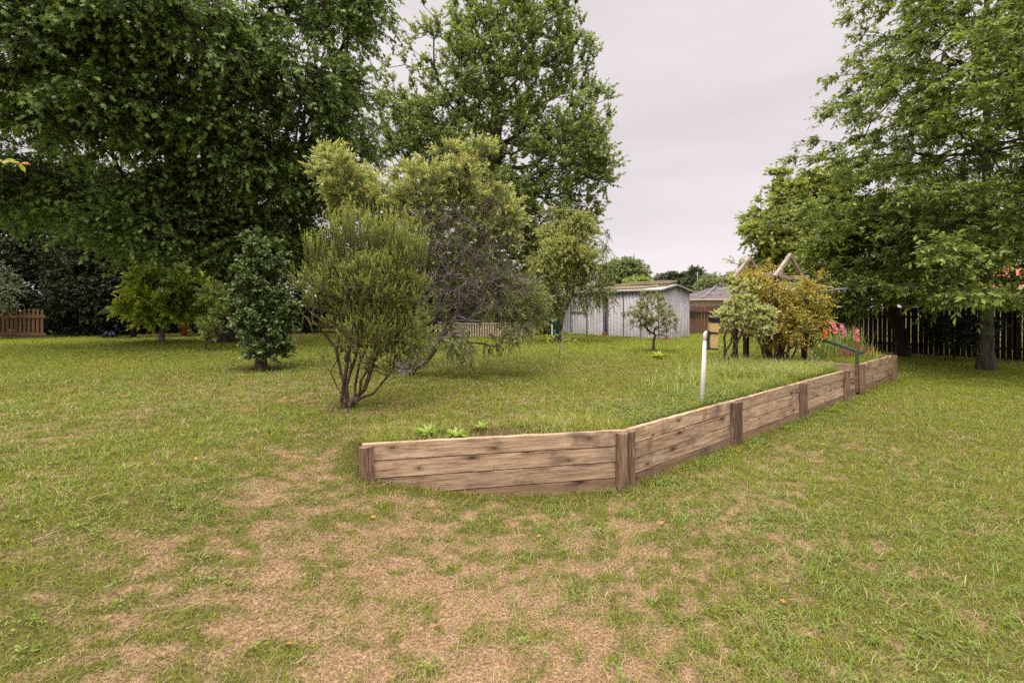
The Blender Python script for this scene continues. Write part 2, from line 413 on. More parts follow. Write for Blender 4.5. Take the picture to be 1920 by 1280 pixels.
def plant(name, label, cat, base, trunk, r0, blobs, lm, bm_, sp, seed, tpl='dia', group=None, sk=None, pts=None, crown='crown', trunk_name='trunk', sides=7, shell=.45, flare=1.35, twr=.004, extra_leaf=None, minz=None):
    rng = np.random.default_rng(seed)
    att, out = blob_points(blobs, rng, shell) if pts is None else pts
    if minz is not None:
        k = att[:, 2] > minz; att = att[k]; out = out[k]
    P, par, r = skeleton(trunk, att, rng, r0=r0, **(sk or {}))
    tw, lf, ends, tdir = sprays(att, out, rng, **sp)
    root = empty(name, base, label, cat, group)
    n = len(tw[0]); h = n // 2
    ra = np.concatenate([np.full(h, twr * 1.4), np.full(h, twr)]); rb = np.concatenate([np.full(h, twr), np.full(h, twr * .5)])
    me = skel_mesh(trunk_name, P, par, r, base, sides, flare, (tw[0], tw[1], ra, rb)); link(trunk_name, me, bm_, root, base)
    if len(lf[0]):
        link(crown, leaf_mesh(crown, *lf[:5], tpl, lf[5], lf[6], base), lm, root, base)
    return root, att, out, ends, tdir, rng
# ================================================================== camera, sky, sun
cam = bpy.data.cameras.new('camera'); co_ = bpy.data.objects.new('camera', cam); col.objects.link(co_)
bpy.context.scene.camera = co_
cam.sensor_width = 36; cam.lens = 17.0; cam.shift_y = -(640 - HOR) / 1920; cam.clip_start = .05; cam.clip_end = 3000
co_.location = (0, 0, HC); co_.rotation_euler = (PI / 2, 0, 0)
sc = bpy.context.scene
sc.view_settings.view_transform = 'Standard'; sc.view_settings.look = 'None'; sc.view_settings.exposure = 0; sc.view_settings.gamma = 1
sc.cycles.max_bounces = 6; sc.cycles.diffuse_bounces = 3; sc.cycles.transmission_bounces = 4; sc.cycles.transparent_max_bounces = 4
sc.cycles.use_denoising = False
SUN_EL, SUN_AZ = R(62), R(212)          # behind the camera, a little to its left
w = bpy.data.worlds.new('World'); sc.world = w; w.use_nodes = True; nt = w.node_tree; nt.nodes.clear()
def wn(k, **kw):
    n = nt.nodes.new(k)
    for a, b in kw.items(): setattr(n, a, b)
    return n
out = wn('ShaderNodeOutputWorld'); bg = wn('ShaderNodeBackground'); nt.links.new(bg.outputs[0], out.inputs[0])
sky = wn('ShaderNodeTexSky', sky_type='NISHITA'); sky.sun_disc = False; sky.sun_elevation = SUN_EL; sky.sun_rotation = SUN_AZ
tc = wn('ShaderNodeTexCoord'); sx = wn('ShaderNodeSeparateXYZ'); nt.links.new(tc.outputs['Generated'], sx.inputs[0])
mp = wn('ShaderNodeMapping'); mp.inputs['Scale'].default_value = (1, 1, 5); nt.links.new(tc.outputs['Generated'], mp.inputs[0])
no = wn('ShaderNodeTexNoise'); no.inputs['Scale'].default_value = 1.5; no.inputs['Detail'].default_value = 6; no.inputs['Roughness'].default_value = .5
nt.links.new(mp.outputs[0], no.inputs['Vector'])
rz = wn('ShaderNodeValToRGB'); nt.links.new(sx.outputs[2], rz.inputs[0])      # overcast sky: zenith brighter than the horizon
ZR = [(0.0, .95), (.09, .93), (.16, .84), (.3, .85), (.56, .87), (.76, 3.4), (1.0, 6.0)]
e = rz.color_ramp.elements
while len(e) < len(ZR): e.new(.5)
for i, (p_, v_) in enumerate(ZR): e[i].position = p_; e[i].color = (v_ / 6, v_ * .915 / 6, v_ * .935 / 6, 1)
mu = wn('ShaderNodeMix', data_type='RGBA', blend_type='MULTIPLY'); mu.inputs[0].default_value = 1
nr_ = wn('ShaderNodeMapRange'); nr_.inputs['From Min'].default_value = .3; nr_.inputs['From Max'].default_value = .7; nr_.inputs['To Min'].default_value = .88; nr_.inputs['To Max'].default_value = 1.10
nt.links.new(no.outputs[0], nr_.inputs[0]); nt.links.new(rz.outputs[0], mu.inputs[6]); nt.links.new(nr_.outputs[0], mu.inputs[7])
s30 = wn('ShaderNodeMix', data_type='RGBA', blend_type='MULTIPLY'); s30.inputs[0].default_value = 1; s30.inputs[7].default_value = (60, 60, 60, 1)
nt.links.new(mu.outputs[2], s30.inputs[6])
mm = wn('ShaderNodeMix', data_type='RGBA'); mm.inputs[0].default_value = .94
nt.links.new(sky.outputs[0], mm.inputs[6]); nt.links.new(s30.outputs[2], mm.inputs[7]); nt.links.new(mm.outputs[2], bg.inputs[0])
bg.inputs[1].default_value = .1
sl = bpy.data.lights.new('sun', 'SUN'); so = bpy.data.objects.new('sun', sl); col.objects.link(so)
sl.energy = 1.5; sl.angle = R(11); sl.color = (1, .93, .82)
sd = Vector((math.sin(SUN_AZ) * math.cos(SUN_EL), math.cos(SUN_AZ) * math.cos(SUN_EL), math.sin(SUN_EL)))
so.rotation_euler = sd.to_track_quat('Z', 'Y').to_euler()

# ================================================================== ground
GREEN1, GREEN2, DRY1, DRY2 = (.105, .150, .030), (.18, .215, .05), (.31, .185, .10), (.70, .50, .32)
def lawn_mat():
    m = Mat('lawn soil and thatch'); d = m.attr('dry'); v = m.coord('Object')
    n1 = m.noise(v, 9, 5, .7); n2 = m.noise(v, 60, 3, .7)
    f = m.math('ADD', d, m.math('MULTIPLY', m.math('SUBTRACT', n1, .5), .8))
    g = m.ramp(n2, [(.3, (.035, .038, .011)), (.7, (.14, .135, .035))])
    dr = m.ramp(n2, [(.28, (.07, .045, .024)), (.5, (.21, .135, .075)), (.72, (.44, .30, .18))])
    fa = m.ramp(f, [(.15, (0, 0, 0)), (.75, (1, 1, 1))])
    c = m.mix(fa, g, dr)
    far = m.attr('far'); gf = m.ramp(m.noise(v, 14, 4, .7), [(.3, (.12, .165, .022)), (.7, (.27, .31, .05))])
    gf = m.mix(m.math('MULTIPLY', fa, .6), gf, (.34, .24, .12)); c = m.mix(far, c, gf)
    ge = m.n('ShaderNodeNewGeometry'); sz = m.n('ShaderNodeSeparateXYZ'); m.l(ge.outputs['Normal'], sz.inputs[0])
    st = m.ramp(sz.outputs[2], [(.55, (1, 1, 1)), (.8, (0, 0, 0))]); c = m.mix(st, c, m.ramp(n1, [(.3, (.05, .03, .018)), (.7, (.13, .08, .045))]))
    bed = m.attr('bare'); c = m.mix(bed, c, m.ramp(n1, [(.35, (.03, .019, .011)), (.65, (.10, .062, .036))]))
    return m.bsdf(c, .95, spec=.1, bump=n2, bs=.6, bd=.02)
M['lawn'] = lawn_mat()
def barefn(x, y):
    b = np.exp(-((np.hypot(x + .05, y - 4.85) / .36) ** 2)) * .0
    b = b + 1.3 * np.exp(-(((x + .22) / .62) ** 2 + ((y - 4.64 - .2 * (x + .22)) / .15) ** 2)) + .9 * np.exp(-(((x + 2.0) / .22) ** 2 + ((y - 5.75) / .22) ** 2))
    b = b + .9 * np.exp(-((np.hypot(x + 4.9, y - 9.5) / .6) ** 2)) + .5 * np.exp(-((np.hypot(x + 1.42, y - 4.45) / .12) ** 2))
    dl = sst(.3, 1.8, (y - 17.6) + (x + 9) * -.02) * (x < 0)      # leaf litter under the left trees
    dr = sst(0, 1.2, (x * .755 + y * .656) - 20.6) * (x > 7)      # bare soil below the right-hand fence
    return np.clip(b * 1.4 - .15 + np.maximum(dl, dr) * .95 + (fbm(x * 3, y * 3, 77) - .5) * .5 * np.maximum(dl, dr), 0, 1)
def warp(n, lo, hi, c0, k):
    a = math.asinh((lo - c0) / k); b = math.asinh((hi - c0) / k); return c0 + k * np.sinh(np.linspace(a, b, n))
gx = warp(620, -700, 700, 1, 3.2); gy = warp(620, -300, 1500, 4.5, 3.0)
GX, GY = np.meshgrid(gx, gy, indexing='ij'); fx = GX.ravel(); fy = GY.ravel()
ins = inside(fx, fy)
nx, ny = len(gx), len(gy)
ii = np.arange(nx * ny).reshape(nx, ny); quads = np.stack([ii[:-1, :-1], ii[1:, :-1], ii[1:, 1:], ii[:-1, 1:]], -1).reshape(-1, 4)
def grd(name, mask_any, zf, snap):
    q = quads[mask_any[quads].any(1)]; used = np.unique(q); remap = -np.ones(nx * ny, int); remap[used] = np.arange(len(used))
    x = fx[used].copy(); y = fy[used].copy()
    if snap:
        m = ~mask_any[used]; _, bx, by = near_poly(x[m], y[m], POLY, True); x[m] = bx; y[m] = by
    z = zf(x, y); q = remap[q]; co = np.stack([x, y, z], 1)
    if snap:
        # soil skirt along the snapped edge
        e = np.concatenate([q[:, [0, 1]], q[:, [1, 2]], q[:, [2, 3]], q[:, [3, 0]]]); s_ = np.sort(e, 1)
        key = s_[:, 0].astype(np.int64) * 10 ** 7 + s_[:, 1]; uk, cnt = np.unique(key, return_counts=True)
        be = e[np.isin(key, uk[cnt == 1])]
        lowc = co.copy(); lowc[:, 2] -= .62; n0 = len(co); co = np.concatenate([co, lowc])
        q = np.concatenate([q, np.stack([be[:, 1], be[:, 0], be[:, 0] + n0, be[:, 1] + n0], 1)])
    far = sst(9, 20, np.hypot(co[:, 0], co[:, 1])); dry = dryness(co[:, 0], co[:, 1])
    me = mesh_np(name, co, q.ravel(), 4, {'dry': dry, 'far': far, 'bare': barefn(co[:, 0], co[:, 1])}, smooth=not snap)
    return tag(link(name, me, M['lawn']), kind='structure')
grd('ground', ~ins, hlow, False)
grd('raised_lawn', ins, hup, True)

# ------------------------------------------------------------------ grass
def grass_mat(name, g1, g2, gt, d1, d2):
    m = Mat(name); r = m.attr('rnd'); d = m.attr('dry'); t = m.attr('tip')
    g = m.mix(r, g1, g2); g = m.mix(m.math('MULTIPLY', m.math('POWER', t, 2.0), .4), g, gt)
    dd = m.mix(m.math('FRACT', m.math('MULTIPLY', r, 7.7)), d1, d2); c = m.mix(d, g, dd)
    tcl = m.mix(.5, c, m.mix(1.0, c, (1.4, 1.5, .6), 'MULTIPLY'))
    return m.bsdf(c, .6, spec=.25, tr=.3, trc=tcl)
M['grass'] = grass_mat('mown grass', (.095, .145, .012), (.35, .385, .032), (.45, .46, .08), DRY1, DRY2)
def blades(name, x, y, h, wd, lean, rng, dry, mat, z=None, rnd=None):
    n = len(x); z = ground(x, y) if z is None else z
    a = rng.uniform(0, 2 * PI, n); b = a + rng.normal(0, .5, n); ln = lean
    d = np.stack([np.cos(a), np.sin(a)], 1); w_ = np.stack([-np.sin(b), np.cos(b)], 1) * wd[:, None] / 2
    base = np.stack([x, y, z - .004], 1); m1 = base.copy(); m1[:, :2] += d * (h * ln * .35)[:, None]; m1[:, 2] += h * .6
    tp = base.copy(); tp[:, :2] += d * (h * ln * 1.0)[:, None]; tp[:, 2] += h * np.where(ln > 1.1, .72, 1.0)
    W3_ = np.concatenate([w_, np.zeros((n, 1))], 1)
    co = np.stack([base - W3_, base + W3_, m1 + W3_ * .85, m1 - W3_ * .85, tp], 1).reshape(-1, 3)
    f = np.array([0, 1, 2, 3, 3, 2, 4]); idx = (f[None] + (np.arange(n) * 5)[:, None]).ravel()
    r = rng.uniform(0, 1, n) if rnd is None else rnd
    me = mesh_np(name, co, idx, np.tile([4, 3], n), {'rnd': np.repeat(r, 5), 'dry': np.repeat(dry, 5), 'tip': np.tile([0, 0, .5, .5, 1.], n)})
    return tag(link(name, me, mat), kind='stuff')
rng = np.random.default_rng(4)
def wedge(n, y0, y1, p, rng, wid=1.14, m=.8):
    u_ = rng.uniform(0, 1, n); e_ = 2 - p; Y = (y0 ** e_ + u_ * (y1 ** e_ - y0 ** e_)) ** (1 / e_); X = rng.uniform(-1, 1, n) * (Y * wid + m); return X, Y
def clear(x, y):
    d, _, _ = near_poly(x, y, np.array([W0 + N01 * .0, W1, W4])); d2, _, _ = near_poly(x, y, np.array([W5, W6]))
    k = (d > .045) & (d2 > .045)
    a = (x - W4[0]) * U[0] + (y - W4[1]) * U[1]; b = (x - W4[0]) * V[0] + (y - W4[1]) * V[1]
    return k & ~((a > -.03) & (a < 1.1) & (b > -.1) & (b < 1.6)) & (rng.uniform(size=len(x)) > barefn(x, y) * .96)
X, Y = wedge(760000, 1.6, 27, 1.60, rng, 1.16, 1.9); k = clear(X, Y); X, Y = X[k], Y[k]; n = len(X)
dr = dryness(X, Y); isd = (rng.uniform(size=n) < np.clip(dr * 1.0 + .04, .08, .68))
tuft = fbm(X * 7, Y * 7, 61, 3)
sz = (Y / 3.0) ** .42
tall = 1 - .35 * dr
h = rng.uniform(.016, .042, n) * sz * tall * (.55 + tuft) * np.where(isd, .95, 1)
wd = rng.uniform(.0022, .0042, n) * (Y / 3) ** .55 * np.where(isd, .8, 1)
d_in = inside(X, Y); dwl, _, _ = near_poly(X, Y, np.array([W0, W1, W4, W5, W6]))
h *= 1 + .9 * np.exp(-(dwl / .12) ** 2) * (~d_in) + 1.4 * sst(.9, .1, dwl) * d_in
lean = np.where(isd, rng.uniform(.8, 3.2, n), rng.uniform(.2, 1.5, n))
rn = np.clip(rng.uniform(0, 1, n) * .75 + .6 * (fbm(X * .8, Y * .8, 71) - .5) + .12, 0, 1)
blades('lawn_grass', X, Y, h, wd, lean, rng, isd * rng.uniform(.7, 1, n), M['grass'], rnd=rn)
# broad-bladed grass tussocks
M['broad'] = grass_mat('broad bladed grass', (.13, .19, .03), (.22, .30, .055), (.36, .42, .13), (.4, .3, .14), (.5, .4, .22))
X, Y = wedge(11500, 1.9, 15, 1.45, rng, 1.16, 1.6); dn = dryness(X, Y); lush = fbm(X * .9, Y * .9, 83)
wgt = sst(.38, .62, lush) * (1 - .75 * dn) * (.35 + .9 * ((X > .9) & (Y < 5.5) | (X < -1.9) & (Y > 2.6)))
k = (rng.uniform(size=len(X)) < wgt) & clear(X, Y); cx, cy = X[k], Y[k]; q = 9
X = np.repeat(cx, q) + rng.normal(0, .028, len(cx) * q); Y = np.repeat(cy, q) + rng.normal(0, .028, len(cx) * q); n = len(X); k = clear(X, Y); X, Y = X[k], Y[k]; n = len(X)
blades('broad_grass', X, Y, rng.uniform(.03, .068, n) * (Y / 3) ** .3, rng.uniform(.004, .0075, n) * (Y / 3) ** .3, rng.uniform(.7, 1.9, n), rng, (rng.uniform(size=n) < .08) * 1., M['broad'])
# long unmown grass behind the retaining wall
def along_wall(n, s0, s1, b0, b1, rng, pw=1.):
    s = rng.uniform(s0, s1, n); b = b0 + (b1 - b0) * rng.uniform(0, 1, n) ** pw; p = W1[None] + U[None] * s[:, None] + V[None] * b[:, None]; return p[:, 0], p[:, 1], s, b
M['tall'] = grass_mat('long grass', (.15, .22, .03), (.34, .40, .07), (.52, .52, .2), (.45, .36, .17), (.6, .5, .28))
Xa, Ya, s, b = along_wall(34000, -.6, 6.75, .07, 2.3, rng, 1.3)
p = sst(.35, .6, fbm(Xa * 1.8, Ya * 1.8, 91)) * (.25 + .75 * sst(1.8, 3.6, s)) * sst(2.3, .9, b + .7 * (s < 2.5)) + .9 * sst(4.2, 5.2, s) * sst(2.2, 1.2, b)
k = (rng.uniform(size=len(Xa)) < p) & clear(Xa, Ya) & inside(Xa, Ya); X, Y, s = Xa[k], Ya[k], s[k]; n = len(X)
h = rng.uniform(.07, .20, n) * (.5 + .75 * sst(2, 4.5, s)) * (.6 + .8 * fbm(X * 3, Y * 3, 95))
blades('long_grass', X, Y, h, rng.uniform(.004, .008, n), rng.uniform(.3, 1.2, n), rng, (rng.uniform(size=n) < .13) * 1., M['tall'])
# small tussocks along the front of the bed
t_ = rng.uniform(-1.1, 2.35, 6500); P_ = W0[None] + (nrm(W1 - W0))[None] * (t_ + 1.1)[:, None] + N01[None] * (.05 + .5 * rng.uniform(0, 1, 6500) ** 1.2)[:, None]
X, Y = P_[:, 0], P_[:, 1]; k = (rng.uniform(size=len(X)) < sst(.42, .6, fbm(X * 2.6, Y * 2.6, 93)) * (.25 + .75 * sst(-.3, .9, X))) & clear(X, Y) & inside(X, Y); X, Y = X[k], Y[k]; n = len(X)
blades('tussock_grass', X, Y, rng.uniform(.05, .14, n) * (.5 + fbm(X * 5, Y * 5, 99)), rng.uniform(.0025, .005, n), rng.uniform(.5, 1.7, n), rng, (rng.uniform(size=n) < .25) * 1., M['tall'])
# round-leaved ground cover spilling along the top and foot of the wall
rngc = np.random.default_rng(12)
def gcover(name, X, Y, zoff, L, mat, dz=.03):
    n = len(X); z = ground(X, Y) + zoff + rngc.uniform(0, dz, n)
    P = np.stack([X, Y, z], 1); D = unit(rngc.normal(size=(n, 3)) * [1, 1, .35]); Nh = unit(np.array([0, 0, 1.]) + rngc.normal(0, .35, (n, 3)))
    me = leaf_mesh(name, P, D, Nh, np.full(n, L) * rngc.uniform(.6, 1.3, n), np.full(n, L * .8), 'oval', rngc.uniform(0, 1, n), rngc.uniform(0, 1, n), (0, 0, 0))
    return tag(link(name, me, mat), kind='stuff')
M['cover'] = leaf_mat('ground cover leaves', (.07, .12, .025), (.16, .22, .05), tr=.2)
Xa, Ya, s, b = along_wall(26000, .3, 6.7, .05, .95, rngc, 1.5)
pr = sst(.3, .5, fbm(Xa * 2, Ya * 2, 101)) * np.where(s < 3.2, sst(.95, .35, b), sst(.35, .1, b)); k = (rngc.uniform(size=len(Xa)) < pr) & inside(Xa, Ya); gcover('ground_cover', Xa[k], Ya[k], .004, .022, M['cover'], .07)
M['clover'] = leaf_mat('clover leaves', (.12, .18, .025), (.22, .30, .045), tr=.2)
Xa, Ya, s, b = along_wall(15000, .3, 6.7, -.30, -.06, rngc, 1.); pr = sst(.42, .6, fbm(Xa * 2.2, Ya * 2.2, 103)) * (1 - np.abs(b + .17) / .16)
k = (rngc.uniform(size=len(Xa)) < pr) & clear(Xa, Ya); gcover('clover', Xa[k], Ya[k], .012, .02, M['clover'], .02)

# ================================================================== retaining walls
WST = [(.33, '705645'), (.43, '9f846d'), (.53, 'bfa68b'), (.66, 'dac5ad')]
M['sleeper'] = wood_mat('weathered pine sleeper', WST, True, .75, '594d45')
M['sleeper_dark'] = wood_mat('dirty bottom sleeper', [(.25, '54402f'), (.45, '86705a'), (.65, 'a18a72')], True, .6)
M['log'] = wood_mat('half round log', [(.34, '30251d'), (.44, '604c3e'), (.54, '8b7360'), (.66, 'b8a48f')], False, .55, '3b3029')
def sleepers(root, a, b, nrows=4, z1=WT, hgt=.1525, th=.055, mats=None, gap=.0065, ext=(0, 0), tops=None):
    a = np.array(a); b = np.array(b); d = nrm(b - a); a = a - d * ext[0]; b = b + d * ext[1]; L_ = np.linalg.norm(b - a); ang = math.atan2(d[1], d[0]); nn = np.array([-d[1], d[0]])
    for i in range(nrows):
        rr = random.Random(int(a[0] * 1000) + i * 7); zc = z1 - hgt * (i + .5)
        c = (a + b) / 2 + nn * (rr.uniform(-.003, .003))
        t = bmesh.new(); bmesh.ops.create_cube(t, size=1)
        bmesh.ops.subdivide_edges(t, edges=[e_ for e_ in t.edges if abs(e_.verts[0].co.x - e_.verts[1].co.x) > .5], cuts=14)
        bmesh.ops.scale(t, vec=(L_, th, hgt - gap), verts=t.verts)
        bmesh.ops.bevel(t, geom=[e_ for e_ in t.edges if abs(e_.verts[0].co.x - e_.verts[1].co.x) > .01 and abs(e_.verts[0].co.y) > th * .49 and abs(e_.verts[0].co.z) > hgt * .4], offset=.004, segments=2, affect='EDGES')
        ph = rr.uniform(0, 6)
        for v in t.verts:
            v.co.y += .0035 * math.sin(v.co.x * 2.1 + ph); v.co.z += (.002 * math.sin(v.co.x * 23 + ph) if i == 0 and v.co.z > 0 else 0)
        me = bpy.data.meshes.new('sleeper'); t.to_mesh(me); t.free()
        link('sleeper', me, (mats or M)['sleeper_dark' if i == nrows - 1 else 'sleeper'], root, (c[0], c[1], zc), (0, 0, ang))
def post(root, p, z0, z1, r, face, lean=0, seed=0, name='post'):
    """half-round log, flat side to the boards"""
    rr = random.Random(seed); n = 12; H = z1 - z0
    bm = bmesh.new(); rings = []
    for k in range(7):
        zz = H * k / 6 ; ring = []
        for i in range(n + 1):
            a = PI * i / n + PI; q = r * (1 + rr.uniform(-.05, .05))
            ring.append(bm.verts.new((zz - H / 2, math.cos(a) * q, math.sin(a) * q * .95)))
        rings.append(ring)
    for A, B in zip(rings, rings[1:]):
        for i in range(n + 1): bm.faces.new((A[i], A[(i + 1) % (n + 1)], B[(i + 1) % (n + 1)], B[i]))
    bm.faces.new(rings[0][::-1]); bm.faces.new(rings[-1]); bmesh.ops.recalc_face_normals(bm, faces=bm.faces)
    bmesh.ops.bevel(bm, geom=[e_ for e_ in bm.edges if (e_.verts[0] in rings[-1] and e_.verts[1] in rings[-1])], offset=.005, segments=1, affect='EDGES')
    me = bpy.data.meshes.new(name); bm.to_mesh(me); bm.free()
    # local x is up; local -z faces out along `face`
    f = Vector((face[0], face[1], 0)).normalized(); up = Vector((lean, 0, 1)).normalized(); y = (-f).cross(up).normalized()
    mtx = Matrix((up, y, -f)).transposed()
    c = Vector((p[0], p[1], (z0 + z1) / 2)); o = link(name, me, M['log'], root, c, mtx.to_euler())
    return o
wall = empty('retaining_wall', (W1[0], W1[1], 0), 'long low retaining wall of weathered pine sleepers and log posts, bent at its corner', 'retaining wall')
sleepers(wall, W0 + N01 * 0, W1, ext=(0, .02)); sleepers(wall, W1, W2, ext=(-.03, -.004)); sleepers(wall, W2, W3, ext=(-.004, -.004)); sleepers(wall, W3, W4, ext=(-.004, 0))
def postpair(p, r1, r2, z1, s1, face, d1=-.07, d2=.06):
    for dd, rr_, i in ((d1, r1, 0), (d2, r2, 1)):
        q = np.array(p) + U * dd - V * .029; post(wall, q, -.12, z1 - .006 * i, rr_, face, 0, s1 + i)
post(wall, W0 + nrm(W1 - W0) * .045 - N01 * .029, .05, .548, .062, -N01, -.045, 1)
post(wall, W1 - nrm(W1 - W0) * .035 - N01 * .029, -.12, .545, .062, -N01, 0, 2); post(wall, W1 + U * .062 - V * .026, -.12, .55, .055, -V, 0, 3)
postpair(W2, .072, .058, .553, 10, -V); postpair(W3, .072, .05, .56, 20, -V)
post(wall, W4 - V * .029 - U * .05, -.12, .575, .085, -V, 0, 31)
bed = empty('retaining_wall', (W5[0], W5[1], 0), 'short far section of sleeper wall around the flower bed, past the steps', 'retaining wall')
sleepers(bed, W5, W6, z1=.595, nrows=4, ext=(-.02, 0))
post(bed, W5 + U * .0 - V * .029, -.12, .60, .075, -V, 0, 41); post(bed, W5 + U * .155 - V * .029, -.12, .585, .058, -V, 0, 42); post(bed, W6 - V * .029 - U * .02, -.12, .60, .095, -V, 0, 43)
sleepers(bed, W5 + V * 1.75 - U * .02, W5 - U * .02 + V * .03, z1=.592, nrows=4)
sleepers(bed, W6 + V * 2.9, W6 + V * .03 - U * .03, z1=.593, nrows=4)
M['step'] = wood_mat('grey step timber', [(.3, '5a4a3c'), (.5, '8d7a66'), (.7, 'a8957f')], False, .4)
steps = empty('garden_steps', (6.6, 9.4, 0), 'narrow timber garden steps in the gap between the two sleeper walls', 'steps')
for i, zt in enumerate((.15, .30, .44)):
    c = (W4 + W5) / 2 + V * (.13 + .42 * i)
    b_ = MB(); b_.box((0, 0, 0), (.98, .2, .07), bev=.005); b_.box((0, -.075, -.09), (.98, .045, .11), bev=.003); me = bpy.data.meshes.new('tread'); b_.bm.to_mesh(me); b_.bm.free()
    link('tread', me, M['step'], steps, (c[0], c[1], zt - .035), (0, 0, math.atan2(U[1], U[0])))
    b_ = MB(); b_.box((0, 0, 0), (.96, .24, zt + .05)); me = bpy.data.meshes.new('step_fill'); b_.bm.to_mesh(me); b_.bm.free()
    c2 = c + V * .22; link('step_fill', me, plain_mat('step soil', (.06, .04, .025), (.14, .1, .06), .95), steps, (c2[0], c2[1], (zt + .05) / 2 - .08), (0, 0, math.atan2(U[1], U[0])))

# green hand rail
M['green'] = plain_mat('dark green paint', '2a453a', '43604f', .45, sc=12); M['darkwood'] = wood_mat('dark stained timber', [(.3, '1d1512'), (.5, '3a2b25'), (.7, '574339')], False, .3)
hr = empty('handrail', (6.75, 10.2, .2), 'dark green sloping handrail beside the garden steps', 'handrail')
MB().bar(at(1503, 624, 10.95), at(1618, 662, 9.62), .045, .05, .006).build('rail', M['green'], hr)
tpx, tpy, tpz = at(1508, 631, 10.9); MB().box((tpx, tpy, (tpz + .45) / 2), (.095, .095, tpz - .45), .7, bev=.004).build('upper_post', M['darkwood'], hr)
p1 = at(1603, 661, 9.74); MB().box((p1[0], p1[1] - .06, (p1[2] + .58) / 2), (.055, .05, p1[2] - .58), .7, bev=.003).build('lower_post', M['green'], hr)
MB().box((p1[0] - .004, p1[1] - .062, .32), (.05, .045, .56), .7, bev=.003).build('brace', M['log'], hr)

# ================================================================== white post with rain gauge
gp = empty('white_post', (2.34, 5.93, .5), 'slender leaning white plastic post standing behind the sleeper wall', 'post')
M['white'] = plain_mat('white plastic', 'd9d3cc', 'e8e4de', .45, sc=30)
a = Vector((2.315, 5.93, .42)); b = Vector((2.372, 5.93, 1.40))
MB().tube([a, (a + b) / 2, b], [.026, .026, .025], 20).build('pipe', M['white'], gp)
MB().tube([b - Vector((.003, 0, .06)), b - Vector((.003, 0, .058)), b, b + Vector((.003, 0, .018)), b + Vector((.010, 0, .032)), b + Vector((.022, 0, .038))], [.025, .0285, .0285, .027, .024, .019], 20).build('elbow', M['white'], gp)
rgz = 1.245; rx_ = 2.437
M['gauge'] = Mat('yellowed plastic').bsdf('e2c48c', .35, spec=.4, tr=.3, trc='ecd09a'); M['black'] = plain_mat('black plastic', '17181c', '23242a', .4)
M['gaugeline'] = plain_mat('amber stain', 'b8975e', 'c6a56c', .5)
rg = empty('rain_gauge', (rx_, 5.88, rgz), 'tall yellowed rain gauge in black brackets fixed to the white post', 'rain gauge')
def frust(mb, cx, cy, z0, z1, w0, w1, d0, d1, sh=0):
    t = bmesh.new(); vs = []
    for z, w_, d_, s_ in ((z0, w0, d0, 0), (z1, w1, d1, sh)):
        vs.append([t.verts.new((cx + s_ + sx_ * w_ / 2, cy + sy_ * d_ / 2, z)) for sx_, sy_ in ((-1, -1), (1, -1), (1, 1), (-1, 1))])
    t.faces.new(vs[0][::-1]); t.faces.new(vs[1])
    for i in range(4): t.faces.new((vs[0][i], vs[0][(i + 1) % 4], vs[1][(i + 1) % 4], vs[1][i]))
    bmesh.ops.bevel(t, geom=t.edges[:], offset=.006, segments=2, affect='EDGES'); mb.add(t)
m_ = MB(); frust(m_, rx_, 5.87, rgz, rgz + .355, .098, .114, .09, .10, .018); m_.build('tube', M['gauge'], rg)
m_ = MB()
for q in (-.03, -.008, .018): m_.bar((rx_ + q, 5.87 - .0462, rgz + .02), (rx_ + q * 1.15 + .016, 5.87 - .0508, rgz + .33), .004, .003)
m_.build('seam', M['gauge'], rg)
m_ = MB(); frust(m_, rx_ + .0005, 5.87, rgz + .015, rgz + .058, .0995, .1015, .092, .094, .002); m_.build('sediment', M['gaugeline'], rg)
m_ = MB(); frust(m_, rx_ + .019, 5.87, rgz + .325, rgz + .385, .118, .122, .105, .108, .002); frust(m_, rx_ + .0195, 5.87, rgz + .318, rgz + .332, .126, .126, .112, .112); m_.build('cap', M['black'], rg)
for z_, t_, ww in ((rgz + .195, .022, .118), (rgz - .004, .02, .115)):
    m_ = MB(); m_.bar((rx_ - .06, 5.865, z_ + .006), (rx_ + .052, 5.865, z_ - .004), .112, t_, .004); m_.build('bracket', M['black'], rg)
MB().box((rx_ - .062, 5.88, rgz + .1), (.012, .05, .24), ry=.05).build('back_plate', M['black'], rg)

rg.scale = (.86, .9, .97)
# ================================================================== shed
C0 = np.array([5.55, 18.3]); BZ = .50
def sp(t, w_=0): return C0 + V * t + U * w_
def galv(name, c1, c2, c3, dirt='6b665f'):
    m = Mat(name); v = m.coord('Object', (1, 1, 1)); ns = m.noise(m.coord('Object', (7, 7, .35)), 3.0, 5, .6); nb = m.noise(v, 1.2, 4)
    c = m.ramp(ns, [(.3, c1), (.5, c2), (.7, c3)]); c = m.mix(m.math('MULTIPLY', m.ramp(nb, [(.5, (0, 0, 0)), (.7, (1, 1, 1))]), .5), c, dirt)
    return m.bsdf(c, .62, .0, .3)
M['galv'] = galv('galvanised sheet', 'b4b0b7', 'c3bfc5', 'd0ccd1', '9a958f'); M['galv2'] = galv('stained galvanised sheet', '9e9aa0', 'bab6bb', 'd0ccd0', '6e6765'); M['recess'] = galv('dark galvanised sheet', '5b5b66', '74747f', '84838c')
M['roofm'] = galv('dull roof sheet', '97938f', 'b0aba6', 'c4beb6', '857b6c'); M['trim'] = plain_mat('pale metal trim', 'b5b0b0', 'cfcaca', .4, .2)
